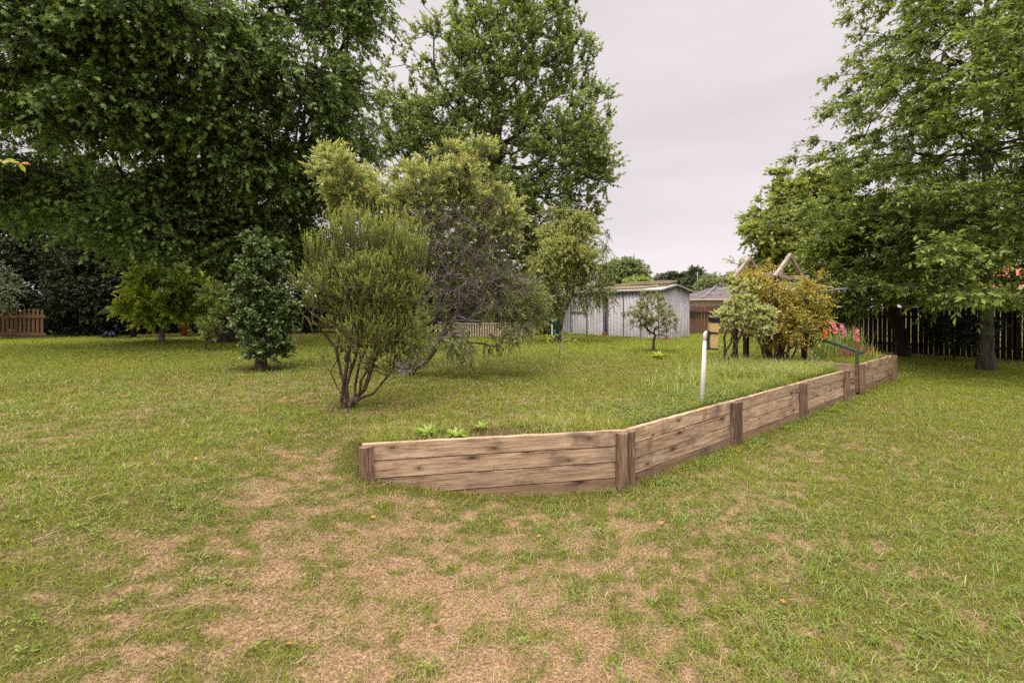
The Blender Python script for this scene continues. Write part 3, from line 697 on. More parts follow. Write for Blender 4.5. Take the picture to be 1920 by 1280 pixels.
def corr(name, p0, p1, z0, ztop, mat, parent, pitch=.16, dep=.026, off=0., out_=None):
    p0 = np.array(p0); p1 = np.array(p1); L_ = np.linalg.norm(p1 - p0); d = (p1 - p0) / L_; nn = np.array([d[1], -d[0]]) if out_ is None else np.array(out_)
    xs = []; x = 0
    while x < L_:
        for f_, h_ in ((0, 0), (.55, 0), (.66, 1), (.89, 1)):
            if x + f_ * pitch < L_: xs.append((x + f_ * pitch, h_ * dep))
        x += pitch
    xs.append((L_, 0)); co = []
    for a_, h_ in xs:
        q = p0 + d * a_ + nn * (h_ + off); zt = ztop(a_ / L_) if callable(ztop) else ztop; zb = z0(a_ / L_) if callable(z0) else z0
        co += [(q[0], q[1], zb), (q[0], q[1], zt), (q[0] - nn[0] * .02, q[1] - nn[1] * .02, zb), (q[0] - nn[0] * .02, q[1] - nn[1] * .02, zt)]
    f = []
    for i in range(len(xs) - 1):
        a_ = 4 * i; f += [[a_, a_ + 4, a_ + 5, a_ + 1], [a_ + 2, a_ + 3, a_ + 7, a_ + 6], [a_ + 1, a_ + 5, a_ + 7, a_ + 3]]
    me = mesh_np(name, np.array(co) - np.array(wloc(parent)), np.array(f).ravel(), 4); return link(name, me, mat, parent, wloc(parent))
FR = -U                                                                        # the front wall looks along -U
shed = empty('garden_shed', (C0[0], C0[1], BZ), 'long low galvanised corrugated shed with two doors and timber lying on its roof', 'shed')
EZ = 2.37
t_list = [(0, .78, 'wall_sheet', 'galv2'), (.78, 1.58, 'door', 'galv'), (1.58, 2.35, 'wall_sheet', 'galv'), (2.63, 3.5, 'wall_sheet', 'galv'), (3.5, 4.42, 'door', 'galv')]
doors = []
for a_, b_, nm, mt in t_list:
    o = corr(nm, sp(a_ + .012), sp(b_ - .012), BZ + (.06 if nm == 'door' else -.02), EZ, M[mt], shed, off=.014 if nm == 'door' else 0, out_=FR); doors.append(o)
corr('recess_sheet', sp(2.3, .22), sp(2.68, .22), BZ, EZ, M['recess'], shed, out_=FR)
corr('side_panel', sp(4.44, 0), sp(5.15, 0), BZ - .02, lambda f: EZ if f < .12 else EZ - (f - .12) * 1.35, M['galv'], shed, out_=FR)
corr('side_sheet', sp(2.35, .0), sp(2.35, .22), BZ, EZ, M['recess'], shed, out_=V); corr('side_sheet', sp(2.63, .22), sp(2.63, .0), BZ, EZ, M['recess'], shed, out_=-V)
corr('end_sheet', sp(0, 0), sp(0, 2.27), BZ - .02, lambda f: EZ + .22 - abs(f - .5) * .44, M['galv2'], shed, out_=-V)
corr('back_sheet', sp(0, 2.27), sp(4.5, 2.27), BZ, EZ, M['galv'], shed, out_=U); corr('end_sheet', sp(4.5, 0), sp(4.5, 2.27), BZ, lambda f: EZ + .22 - abs(f - .5) * .44, M['galv'], shed, out_=V)
for dpos in (.0, .78, 1.58, 3.5, 4.42):
    c = sp(dpos, -.02 if dpos else .0); MB().box((c[0] - .01, c[1] - .012, (BZ + EZ) / 2), (.035, .03, EZ - BZ), math.atan2(V[1], V[0])).build('corner_trim', M['recess'], shed)

def roofslope(w0, w1, z0, z1, nm):
    bm = bmesh.new(); n = 64; rows = []
    for i in range(n * 2 + 1):
        t = -.12 + 4.75 * i / (2 * n); h_ = .018 if i % 2 else 0
        rows.append([bm.verts.new((*sp(t, w_), z + h_)) for w_, z in ((w0, z0), (w1, z1))])
    for a_, b_ in zip(rows, rows[1:]): bm.faces.new((a_[0], a_[1], b_[1], b_[0]))
    bmesh.ops.translate(bm, verts=bm.verts, vec=-wloc(shed)); bmesh.ops.solidify(bm, geom=bm.faces[:], thickness=.008)
    me = bpy.data.meshes.new(nm); bm.to_mesh(me); bm.free(); link(nm, me, M['roofm'], shed, wloc(shed))
roofslope(-.12, 1.13, EZ + .02, EZ + .26, 'roof'); roofslope(1.135, 2.4, EZ + .26, EZ + .02, 'roof')
m_ = MB(); m_.bar((*sp(-.12, -.13), EZ + .012), (*sp(4.62, -.13), EZ + .012), .03, .055); m_.build('gutter', M['trim'], shed)
m_ = MB(); m_.bar((*sp(-.125, -.1), EZ + .0), (*sp(-.125, 1.13), EZ + .24), .02, .05); m_.bar((*sp(-.125, 2.38), EZ + .0), (*sp(-.125, 1.13), EZ + .24), .02, .05); m_.build('barge_trim', M['trim'], shed)
M['rust'] = plain_mat('rusty bolt', '6b3a22', '8a5030', .7)
for o, a_, b_ in ((doors[1], 1.5, 1.68), (doors[4], 3.52, 4.4)):
    m_ = MB(); zz = BZ + 1.0; m_.bar((*sp(a_, -.055), zz), (*sp(b_, -.055), zz), .018, .05); m_.box((*sp(a_ + .02, -.065), zz - .02), (.06, .05, .12)); m_.build('bolt', M['recess'] if a_ < 2 else M['rust'], o)
M['plank'] = wood_mat('old roof timber', [(.3, '95856f'), (.5, 'bfb098'), (.7, 'd8cab4')], False, .3)
rr = random.Random(5)
for i in range(9):
    w_ = .15 + .95 * i / 8 + rr.uniform(-.06, .06); z = EZ + .10 + .19 * w_ / 1.13 + (.07 if i > 4 else 0) + (.045 if i in (7,) else 0); t0 = .1 + rr.uniform(-.25, .35) + (0 if i > 2 else .5); t1 = t0 + rr.uniform(1.6, 2.7)
    m_ = MB(); m_.bar((*sp(t0, w_ + rr.uniform(-.06, .06)), z + rr.uniform(0, .02)), (*sp(t1, w_ + rr.uniform(-.06, .06)), z + rr.uniform(-.0, .03)), .15, .045, .003)
    o = m_.build('plank', M['plank']); tag(o, 'old weathered timber plank lying on the corrugated shed roof', 'plank', 'planks on the shed roof')
    org = sum((v.co for v in o.data.vertices), Vector()) / len(o.data.vertices); o.data.transform(Matrix.Translation(-org)); o.location = org
M['brick'] = plain_mat('orange brick', '9a5233', 'b56a44', .85, sc=30)
def bricks(px, py, n, Y, label, dx=.25):
    x, y, z = at(px, py, Y); m_ = MB()
    for i in range(n): m_.box((x + dx * i * .74, y + .02 * i, .56 + (.0 if n > 1 else 0)), (.23, .11, .076), .85 + .15 * i, bev=.004)
    return m_
m_ = bricks(1132, 628, 1, 20.2, '', 0); x, y, z = at(1132, 628, 20.2); m_.box((x + .03, y, .637), (.2, .11, .076), .3, bev=.004); o = m_.build('brick', M['brick'], None, (x, y, .5)); tag(o, 'two stacked orange bricks by the dark recess in the shed front', 'bricks')
m_ = bricks(1240, 636, 3, 17.95, ''); x, y, z = at(1240, 636, 17.95); o = m_.build('brick', M['brick'], None, (x, y, .5)); tag(o, 'row of orange bricks at the foot of the shed corner', 'bricks')

# ================================================================== fences
def fencewood(name, stops): return wood_mat(name, stops, False, .35)
M['dfence'] = fencewood('dark old paling toned for shade', [(.3, '120e0c'), (.5, '221b17'), (.72, '362d27')]); M['bfence'] = fencewood('reddish brown paling', [(.3, '4c352b'), (.5, '74564a'), (.72, '93776a')])  # dfence: dark timber, its colour lowered further to carry the shade it stands in
M['picket'] = fencewood('orange brown picket', [(.3, '4a352a'), (.5, '75594a'), (.72, '9a7f6f')]); M['cream'] = fencewood('cream painted picket', [(.3, '9a8468'), (.45, 'cbb99d'), (.7, 'ded0b8')])
def paling_fence(root, a, b, z0, z1, mat, pw=.13, gp=.012, rails=(.25, .85), postd=2.4, side=1, seed=0, miss=0., pick=None):
    a = np.array(a, float); b = np.array(b, float); L_ = np.linalg.norm(b - a); d = (b - a) / L_; nn = np.array([-d[1], d[0]]) * side; ang = math.atan2(d[1], d[0]); rr = random.Random(seed)
    nb = max(1, int(round(L_ / postd)))
    for k in range(nb):
        m_ = MB(); s0 = L_ * k / nb; s1 = L_ * (k + 1) / nb; x = s0
        while x < s1 - pw * .5:
            if rr.random() > miss:
                zt = z1 + rr.uniform(-.025, .02); zb = z0 + rr.uniform(-.02, .02); q = a + d * (x + pw / 2); ln = rr.uniform(-.008, .008)
                m_.box((q[0], q[1], (zt + zb) / 2), (pw * rr.uniform(.93, 1.0), .014, zt - zb), ang, ry=ln)
            x += pw + gp * rr.uniform(.2, 2.2)
        m_.build('paling_panel', mat, root)
    for h_ in rails:
        z = z0 + (z1 - z0) * h_; p = a + nn * .035; q = b + nn * .035; MB().bar((*p, z), (*q, z), .045, .075).build('rail', mat, root)
    for k in range(nb + 1):
        p = a + d * L_ * k / nb + nn * .09; MB().box((p[0], p[1], (z0 + z1) / 2 - .05), (.1, .09, z1 - z0 - .02), ang).build('fence_post', mat, root)
FA = np.array([16.9, 15.75]); f1 = empty('paling_fence', (FA[0], FA[1], 0), 'tall dark weathered paling fence along the shaded right side, light showing through its gaps', 'fence')
paling_fence(f1, FA + -V * 5.0, FA + V * 8.2, -.03, 1.72, M['dfence'], .13, .011, (.22, .8), 2.5, 1, 3)
bf0 = np.array([7.25, 21.6]); f2 = empty('paling_fence', (7.25, 21.6, .4), 'reddish brown paling fence with a dark top rail, between the shed and the yellowing bush', 'fence')
paling_fence(f2, (6.9, 21.6), (11.2, 22.0), .40, 1.78, M['bfence'], .12, .006, (.1,), 2.4, 1, 5); MB().bar((6.9, 21.52, 1.50), (11.2, 21.92, 1.46), .06, .09).build('rail', M['darkwood'], f2)
f3 = empty('paling_fence', (-6, 26, .4), 'old dark paling fence in deep shade behind the left hedges', 'fence')
paling_fence(f3, (-34, 25.5), (3.5, 26.8), .4, 2.3, M['dfence'], .15, .01, (.2, .8), 2.6, 1, 8)
# picket fence at the far left
pf = empty('picket_fence', (-18.6, 18.4, .5), 'short orange-brown picket fence with shaped tops at the far left edge', 'fence')
rr = random.Random(2); pa = np.array([-23.2, 18.9]); pb_ = np.array([-17.55, 18.15]); L_ = np.linalg.norm(pb_ - pa); d = (pb_ - pa) / L_; npk = 30; ang = math.atan2(d[1], d[0])
for i in range(npk):
    q = pa + d * (L_ * (i + .5) / npk); w_ = .115; h_ = 1.17 + rr.uniform(-.02, .02); z0 = gz(*q) - .04; m_ = MB()
    prof = [(-w_ / 2, 0), (w_ / 2, 0), (w_ / 2, h_ - .17), (w_ * .28, h_ - .14), (w_ * .5, h_ - .09), (w_ * .3, h_ - .03), (0, h_), (-w_ * .3, h_ - .03), (-w_ * .5, h_ - .09), (-w_ * .28, h_ - .14), (-w_ / 2, h_ - .17)]
    m_.poly([(q[0] + d[0] * u_, q[1] + d[1] * u_, z0 + z) for u_, z in prof], .02, (d[1], -d[0], 0)); m_.build('picket', M['picket'], pf)
for h_ in (.88, .22):
    MB().bar((pa[0] + d[1] * .045, pa[1] - d[0] * .045, .5 + h_), (pb_[0] + d[1] * .045 + d[0] * .1, pb_[1] - d[0] * .045, .5 + h_), .04, .09, .004).build('rail', M['picket'], pf)
# low cream picket pen
pen = empty('picket_pen', (-1, 20.2, .5), 'low cream picket pen under the drooping bottlebrush branches', 'pen')
c1 = np.array(at(1003, 0, 20.4)[:2]); c2 = np.array(at(880, 0, 19.3)[:2]); c3 = np.array(at(822, 0, 21.3)[:2]); c4 = c1 + np.array([.5, 2.0])
for pA, pB in ((c1, c2), (c2, c3), (c4, c1)):
    m_ = MB(); L_ = np.linalg.norm(pB - pA); d = (pB - pA) / L_; ang = math.atan2(d[1], d[0]); n = int(L_ / .105)
    for i in range(n):
        q = pA + d * (L_ * (i + .5) / n); m_.box((q[0], q[1], .80), (.06, .018, .58 + rr.uniform(-.015, .015)), ang, bev=.003)
    m_.build('picket_panel', M['cream'], pen); MB().bar((*pA, 1.075), (*pB, 1.075), .05, .045).build('top_rail', M['cream'], pen)
m_ = MB().tube([(*(c1 * .2 + c2 * .8), 1.16), (*(c2 * .3 + c3 * .7 + np.array([.3, -.2])), 1.17)], .04, 10); o = m_.build('drain_pipe', plain_mat('grey pvc', '5d6068', '70737c', .5), None, (c2[0], c2[1], 1.16)); tag(o, 'grey drain pipe lying along the top of the low cream pen', 'pipe')
# timber pile, blue tub and white stake beside the shed
tx, ty, tz = at(1022, 622, 20.9); rr = random.Random(9)
m_ = MB()
for i in range(11):
    m_.box((tx + rr.uniform(-.15, .15), ty + rr.uniform(-.3, .3), .53 + .055 * i), (rr.uniform(1.0, 1.5), .14, .045), rr.uniform(-.25, .25), bev=.004)
o = m_.build('timber_pile', wood_mat('grey scrap timber', [(.3, '2e2620'), (.5, '54463a'), (.7, '7b6a58')], False, .4), None, (tx, ty, .5)); tag(o, 'dark pile of scrap boards between the pen and the shed', 'timber pile')
x, y, z = at(1041, 600, 20.3); m_ = MB(); m_.tube([(x, y, .85), (x, y, 1.22), (x, y, 1.24)], [.15, .19, .205], 16); m_.tube([(x, y, .50), (x, y, .85)], [.13, .13], 8); o = m_.build('tub', plain_mat('blue plastic', '2f6a7d', '3c7d90', .5), None, (x, y, .5)); tag(o, 'small blue plastic tub beside the shed end', 'tub')
x, y, z = at(1035, 628, 20.1); m_ = MB(); m_.box((x, y, .86), (.06, .05, .74), .1, bev=.004); o = m_.build('stake', M['white'], None, (x, y, .5)); tag(o, 'short white wooden stake in front of the scrap boards', 'stake')

# ================================================================== arbour and clothes hoist
A1 = np.array([6.32, 11.0]); arb = empty('garden_arbour', (6.2, 11.3, .5), 'weathered timber arbour with two peaked trusses standing in the yellowing bush', 'arbour')
M['arb'] = wood_mat('weathered arbour timber', [(.34, '50433c'), (.48, '93847b'), (.64, 'cabfb8')], False, .5, '42362f')
def P3(p, z): return (p[0], p[1], z)
for k in (0, .90):
    ap = A1 + V * k; Lf = ap - U * .80; Rf = ap + U * .92
    MB().bar(P3(Lf - U * .05, 2.40), P3(ap + U * .03, 2.93), .07, .085, .008).build('rafter', M['arb'], arb)
    MB().bar(P3(ap - U * .02, 2.94), P3(Rf + U * .08, 2.34), .07, .085, .008).build('rafter', M['arb'], arb)
    MB().bar(P3(Lf, 2.40), P3(Rf, 2.42), .06, .08, .006).build('tie_beam', M['arb'], arb)
    for q in (Lf + U * .06, Rf - U * .02): MB().box((q[0], q[1], 1.42), (.085, .085, 1.98), .7, bev=.006).build('arbour_post', M['darkwood'], arb)
for q, z in ((A1 - U * .76, 2.46), (A1 + U * .88, 2.46)): MB().bar(P3(q - V * .12, z), P3(q + V * 1.0, z), .06, .08, .006).build('purlin', M['arb'], arb)
# low dark rail fence running out of the bush to the steps
lr = empty('low_rail_fence', (5.6, 10.6, .5), 'low dark post and rail fence half hidden under the yellowing bush', 'fence')
pts_ = [(at(1399, 0, 11.0), 1.15), (at(1442, 0, 11.2), 1.22), (at(1464, 0, 11.2), 1.22)]
for (q, zt) in pts_: MB().box((q[0], q[1], (zt + .42) / 2), (.12 if q[0] > 5.4 else .09, .1, zt - .42), .4, bev=.004).build('fence_post', M['darkwood'], lr)
a = at(1470, 0, 11.15); b = at(1500, 0, 11.0); MB().bar((a[0], a[1], .66), (b[0], b[1], .98), .03, .03).build('brace', M['darkwood'], lr); MB().bar((a[0], a[1], 1.15), (b[0], b[1], .95), .03, .03).build('brace', M['darkwood'], lr)

hc = np.array(at(1462, 0, 14.2)[:2]); hz = 2.42
ho = empty('clothes_hoist', (hc[0], hc[1], .5), 'rotary clothes hoist with thin grey arms and wires behind the arbour', 'clothes line')
M['steel'] = plain_mat('dull galvanised steel', 'a9a9b0', 'c5c5cc', .4, .3)
MB().tube([P3(hc, .4), P3(hc, hz + .1)], .024, 10).build('mast', M['steel'], ho)
tips = []
for i in range(4):
    a_ = R(8) + i * PI / 2; t = hc + np.array([math.cos(a_), math.sin(a_)]) * 1.95; zt = hz - .17 + .03 * (i == 0); tips.append(P3(t, zt))
    MB().tube([P3(hc, hz + .05), tips[-1]], .014, 8).build('arm', M['steel'], ho)
for i in range(4):
    for f_ in (1.0, .7, .42):
        a = Vector(P3(hc, hz + .05)).lerp(Vector(tips[i]), f_); b = Vector(P3(hc, hz + .05)).lerp(Vector(tips[(i + 1) % 4]), f_); MB().tube([a, b], .004, 4).build('wire', M['steel'], ho)
bar_a = Vector(at(1510, 548, 11.9)); bar_b = Vector(at(1588, 541, 12.3)); 
ab = empty('airing_bar', bar_a, 'short pale rail set with clothes pegs against the dark maple', 'clothes rail')
MB().tube([bar_a, bar_b], .022, 8).build('bar', M['steel'], ab); MB().tube([bar_a + Vector((.05, 0, .03)), Vector(P3(hc, hz))], .016, 8).build('bar', M['steel'], ab)
pegc = ['dfe0e2', '5fb0c8', 'e9e4da', '66b6c4', 'e4e4e8', 'd8d8dc', '58aec0']
def peg(p, c, lab):
    m_ = MB(); m_.box((p[0] - .006, p[1], p[2] - .03), (.01, .012, .075), ry=.08); m_.box((p[0] + .006, p[1], p[2] - .03), (.01, .012, .075), ry=-.08)
    o = m_.build('clothes_peg', M.setdefault('peg' + c, plain_mat('peg ' + c, c, c, .5)), None, p); tag(o, lab[0], 'clothes peg', lab[1])
for i in range(7):
    c = pegc[i]; blue = c[0] in '56'
    peg(tuple(bar_a.lerp(bar_b, .03 + .155 * i)), c, ('pale blue clothes peg on the rail against the dark maple' if blue else 'white clothes peg on the rail against the dark maple', 'blue pegs on the rail' if blue else 'white pegs on the rail'))
wl_a = Vector(at(1326, 549, 13.6)); wl_b = Vector(at(1400, 548, 13.9)); o = MB().tube([wl_a - Vector((.0, 0, 0)), (wl_a + wl_b) / 2 - Vector((0, 0, .02)), wl_b], .004, 5).build('wire', M['steel'], ho)
for px_, c, lab in ((1333, 'd9643a', 'orange clothes peg on the wire above the roof, nearer the shed'), (1351, 'd9643a', 'orange clothes peg on the wire, next to the pink pegs'), (1368, 'd0608a', 'pink clothes peg on the wire beside the yellowing bush')):
    peg(at(px_, 550, 13.7), c, (lab, None))
# ================================================================== trees and shrubs
BK1 = bark_mat('grey brown bark', (.035, .028, .02), (.12, .10, .08), 12, (.10, .12, .07)); BK2 = bark_mat('brown twig bark', (.05, .032, .022), (.17, .12, .09), 25)
BK3 = bark_mat('dark bark', (.018, .014, .011), (.06, .05, .04), 12); BK5 = bark_mat('grey twig bark', (.07, .054, .05), (.26, .21, .20), 22); BK4 = bark_mat('pinkish grey bark', (.09, .065, .05), (.28, .22, .19), 22)
def clumpy(blobs, seed, k=7, f=.42, flat=.75):
    rng = np.random.default_rng(seed); o = []
    for (x, y, z, rx, ry, rz, n) in blobs:
        q = max(2, int(k * n / 100 + 2))
        for i in range(q):
            d = unit(rng.normal(size=3)) * rng.uniform(.35, .85); g = f * rng.uniform(.7, 1.3)
            o.append((x + d[0] * rx, y + d[1] * ry, z + d[2] * rz, rx * g * 1.1, ry * g * 1.1, rz * g * flat, max(2, int(n / q))))
    return o
def layered(name, label, cat, base, trunk, r0, layers, bark, seed, group=None, sk=None, sides=7, flare=1.35, twr=.004, minz=None, trunk_name='trunk', clearfn=None):
    rng = np.random.default_rng(seed); atts = []; outs = []; spans = []
    for L in layers:
        a, o = blob_points(clumpy(L['blobs'], seed + 100, L.get('clump', 7)) if L.get('clump') else L['blobs'], rng, L.get('shell', .45)) if 'blobs' in L else L['pts'](rng)
        mz = L.get('minz', minz)
        if mz is not None: k = a[:, 2] > mz; a, o = a[k], o[k]
        if clearfn is not None: k = clearfn(a); a, o = a[k], o[k]
        atts.append(a); outs.append(o)
    allp = np.concatenate(atts); P, par, r = skeleton(trunk, allp, rng, r0=r0, **(sk or {}))
    root = empty(name, base, label, cat, group); TA = []; TB = []; RA = []; RB = []; info = []
    for L, a, o in zip(layers, atts, outs):
        tw, lf, ends, td = sprays(a, o, rng, **L['sp']); n = len(tw[0]); h = n // 2; t_ = L.get('twr', twr)
        TA.append(tw[0]); TB.append(tw[1]); RA.append(np.concatenate([np.full(h, t_ * 1.4), np.full(h, t_)])); RB.append(np.concatenate([np.full(h, t_), np.full(h, t_ * .5)]))
        if L.get('mat') is not None and len(lf[0]):
            link(L.get('name', 'crown'), leaf_mesh('crown', *lf[:5], L.get('tpl', 'dia'), lf[5], lf[6], base), L['mat'], root, base)
        info.append((a, o, ends, td))
    me = skel_mesh(trunk_name, P, par, r, base, sides, flare, tuple(np.concatenate(q) for q in (TA, TB, RA, RB))); link(trunk_name, me, bark, root, base)
    return root, info, rng
def fan(base, specs, rng_seed=1):
    """stems spreading from one root: each (px, py, Y) is where a stem ends"""
    rg3 = np.random.default_rng(rng_seed); o = []
    for (px_, py_, Y_) in specs:
        e = np.array(at(px_, py_, Y_)); l = []
        for t in (.12, .28, .46, .64, .82, 1.0):
            q = base + (e - base) * t; q[:2] -= (e - base)[:2] * .22 * math.sin(PI * t) * -1 * (1 - t); q = q + rg3.normal(0, .014, 3) * (1 + np.linalg.norm(e - base) * .8); l.append(q)
        o.append(l)
    return o
def gpt(px, Y, dz=-.05):
    x = (px - 960) / F * Y; return np.array([x, Y, gz(x, Y) + dz])
def up(p, *offs): return [p] + [p + np.array(o, float) for o in offs]

# --- dense needle-leaved banksia in front
M['bank'] = leaf_mat('banksia needles', (0.1, 0.15, 0.025), (0.27, 0.335, 0.07), (0.66, 0.72, 0.16), .3, .55, 5.0)
b = gpt(650, 5.85); k0 = dict(c=.2, step=.09, curve=.30, wob=.13, rtip=.0030, pexp=2.1, stems=fan(b, ((612, 600, 5.7), (632, 640, 5.95), (655, 590, 5.7), (672, 610, 6.0), (698, 590, 5.75), (730, 600, 5.95), (765, 640, 5.75), (700, 650, 5.6)), 3))
nsp = dict(m=3, lt=.17, wo=.45, wu=.8, wr=.45, droop=-.12, nl=44, s0=.05, L=.021, W=.0044, splay=.75, ldroop=-.05, nr=1.0)
root, info, rg_ = layered('banksia_shrub', 'dense rounded needle-leaved shrub on dark forked stems, nearest bush to the sleeper wall', 'shrub', b, up(b, (0, 0, .03), (.005, 0, .06)), .040,
    [dict(blobs=[px_blob(680, 540, 5.85, 98, 75, .58, 520), px_blob(748, 545, 5.85, 50, 72, .4, 180), px_blob(745, 640, 5.8, 58, 44, .4, 200), px_blob(612, 535, 5.75, 46, 50, .3, 120), px_blob(690, 620, 5.7, 70, 42, .4, 110)], mat=M['bank'], tpl='tri', minz=.95, clump=10, shell=.2, sp=dict(nsp, m=4)),
     dict(blobs=[px_blob(665, 462, 5.85, 50, 22, .35, 90), px_blob(735, 470, 5.85, 42, 24, .35, 70), px_blob(610, 500, 5.8, 34, 20, .25, 40), px_blob(775, 500, 5.85, 20, 30, .25, 30)], mat=M['bank'], tpl='tri', name='upright_shoots', sp=dict(nsp, m=3, lt=.33, wo=.14, wu=1.3, wr=.22, nl=78)),
     dict(blobs=[px_blob(655, 660, 5.85, 50, 45, .3, 34)], mat=None, sp=dict(m=2, lt=.12, wo=.5, wu=.5, wr=.6, nl=1)),
     dict(blobs=[px_blob(600, 590, 5.75, 45, 36, .3, 34), px_blob(740, 680, 5.7, 62, 24, .35, 80), px_blob(690, 640, 5.6, 60, 40, .3, 60)], mat=M['bank'], tpl='tri', name='side_shoots', sp=dict(nsp, m=2, lt=.12, nl=30))], BK2, 11, sk=k0, twr=.0022, sides=7)
M['cone'] = plain_mat('banksia cone', (.05, .038, .03), (.12, .095, .08), .95, sc=60, bs=1)
rr = random.Random(4)
for px_, py_ in ((663, 612), (620, 600), (640, 655), (648, 672), (672, 640), (693, 600), (655, 640), (706, 668), (735, 610), (668, 752)):
    x, y, z = at(px_, py_, 5.6 + rr.uniform(0, .25)); MB().tube([(x, y, z - .04), (x, y, z - .02), (x, y, z + .03), (x, y, z + .05)], [.008, .022, .020, .008], 8).build('seed_cone', M['cone'], root)

# --- dark broad-leaved shrub
M['cam'] = leaf_mat('dark glossy leaves', (0.05, 0.1, 0.028), (0.14, 0.2, 0.065), (0.24, 0.31, 0.12), .15, .38, 6, odd='b5823c', oddn=.9988)
b = gpt(490, 9.45)
layered('broadleaf_shrub', 'upright shrub of dark glossy oval leaves on a stout short trunk, beside the needle-leaved shrub', 'shrub', b, up(b, (0, 0, .25), (.02, 0, .4)), .10,
    [dict(blobs=[px_blob(494, 595, 9.4, 40, 52, .42, 150), px_blob(500, 648, 9.3, 30, 34, .32, 90), px_blob(486, 525, 9.4, 30, 48, .32, 80), px_blob(480, 472, 9.4, 15, 28, .2, 20), px_blob(515, 490, 9.4, 9, 30, .15, 10), px_blob(533, 590, 9.4, 12, 40, .15, 22), px_blob(452, 570, 9.4, 12, 35, .15, 20)], mat=M['cam'], tpl='oval',
          sp=dict(m=5, lt=.2, wo=.7, wu=.75, wr=.6, droop=.1, nl=15, L=.066, W=.038, splay=1.0, ldroop=.25, nr=.5))], BK2, 12, sk=dict(c=.3, step=.12, rtip=.005), twr=.003, minz=.78)
# --- thin sapling left of it
M['sap'] = leaf_mat('pale sapling leaves', (0.2, 0.27, 0.06), (0.36, 0.42, 0.12), (0.46, 0.52, 0.18), .3)
b = gpt(383, 13.3)
layered('sapling', 'thin upright sapling with narrow pale leaves on two slim stems, beside the leafy citrus', 'sapling', b, up(b, (.06, 0, .25), (.10, 0, .4)), .02,
    [dict(blobs=[px_blob(400, 560, 13.3, 17, 26, .25, 40), px_blob(393, 618, 13.3, 17, 22, .25, 30), px_blob(420, 580, 13.3, 12, 26, .2, 18)], mat=M['sap'], sp=dict(m=5, lt=.22, wo=.5, wu=.9, wr=.5, nl=16, L=.075, W=.016, splay=.9, nr=.7))], BK2, 13, sk=dict(c=.3, step=.15), twr=.004)
# --- citrus tree
M['cit'] = leaf_mat('citrus leaves', (0.14, 0.24, 0.02), (0.36, 0.46, 0.045), (0.56, 0.58, 0.08), .3, .4, 3)
b = gpt(303, 17.0)
layered('citrus_tree', 'small round citrus tree with bright yellow-green leaves and a forked pale trunk', 'tree', b, up(b, (0, 0, .35), (.05, 0, .6)), .09,
    [dict(blobs=[px_blob(315, 545, 17, 62, 38, 1.1, 110), px_blob(310, 575, 16.7, 68, 22, 1.1, 80), px_blob(350, 550, 17, 38, 34, .7, 40), px_blob(270, 560, 17, 32, 26, .6, 36), px_blob(300, 510, 17, 30, 26, .6, 28)], mat=M['cit'], tpl='oval', sp=dict(m=6, lt=.4, wo=.7, wu=.5, wr=.7, droop=.15, nl=13, L=.15, W=.062, splay=.8, ldroop=.3, nr=.5))],
    BK4, 14, sk=dict(c=.35, step=.25), minz=1.25)

# --- big bottlebrush
M['bb_pale'] = leaf_mat('pale bottlebrush leaves', (0.12, 0.165, 0.035), (0.3, 0.34, 0.085), (0.66, 0.66, 0.27), .3, .5, 2.6); M['bb_dark'] = leaf_mat('olive bottlebrush leaves', (0.085, 0.115, 0.03), (0.24, 0.28, 0.08), (0.34, 0.38, 0.12), .25)
M['brush'] = leaf_mat('spent red flower bristles', (.42, .10, .05), (.50, .22, .13), (.6, .2, .12), .2, .8); M['brush_red'] = leaf_mat('fresh red flower bristles', (.62, .05, .03), (.7, .1, .05), (.7, .12, .06), .2, .7)
def brushes(root, base, info, rng, frac, mat, name, cap=100000, L=.05):
    E = np.concatenate([i[2] for i in info]); D = np.concatenate([i[3] for i in info]); k = rng.choice(len(E), min(cap, int(len(E) * frac)), replace=False); E, D = E[k], D[k]; q = 46; n = len(E)
    s = rng.uniform(0, .10, (n * q)); Dn = np.repeat(D, q, 0); P = np.repeat(E, q, 0) - Dn * .04 + Dn * s[:, None]; ax = unit(np.cross(Dn, unit(rng.normal(size=P.shape))) + Dn * .4)
    link(name, leaf_mesh(name, P, ax, unit(rng.normal(size=P.shape)), np.full(n * q, .028), np.full(n * q, .006), 'tri', rng.uniform(0, 1, n * q), s * 8, base), mat, root, base)
b = gpt(757, 8.5)
lim = [b, b + [.05, 0, .2], b + [.12, .05, .4]]
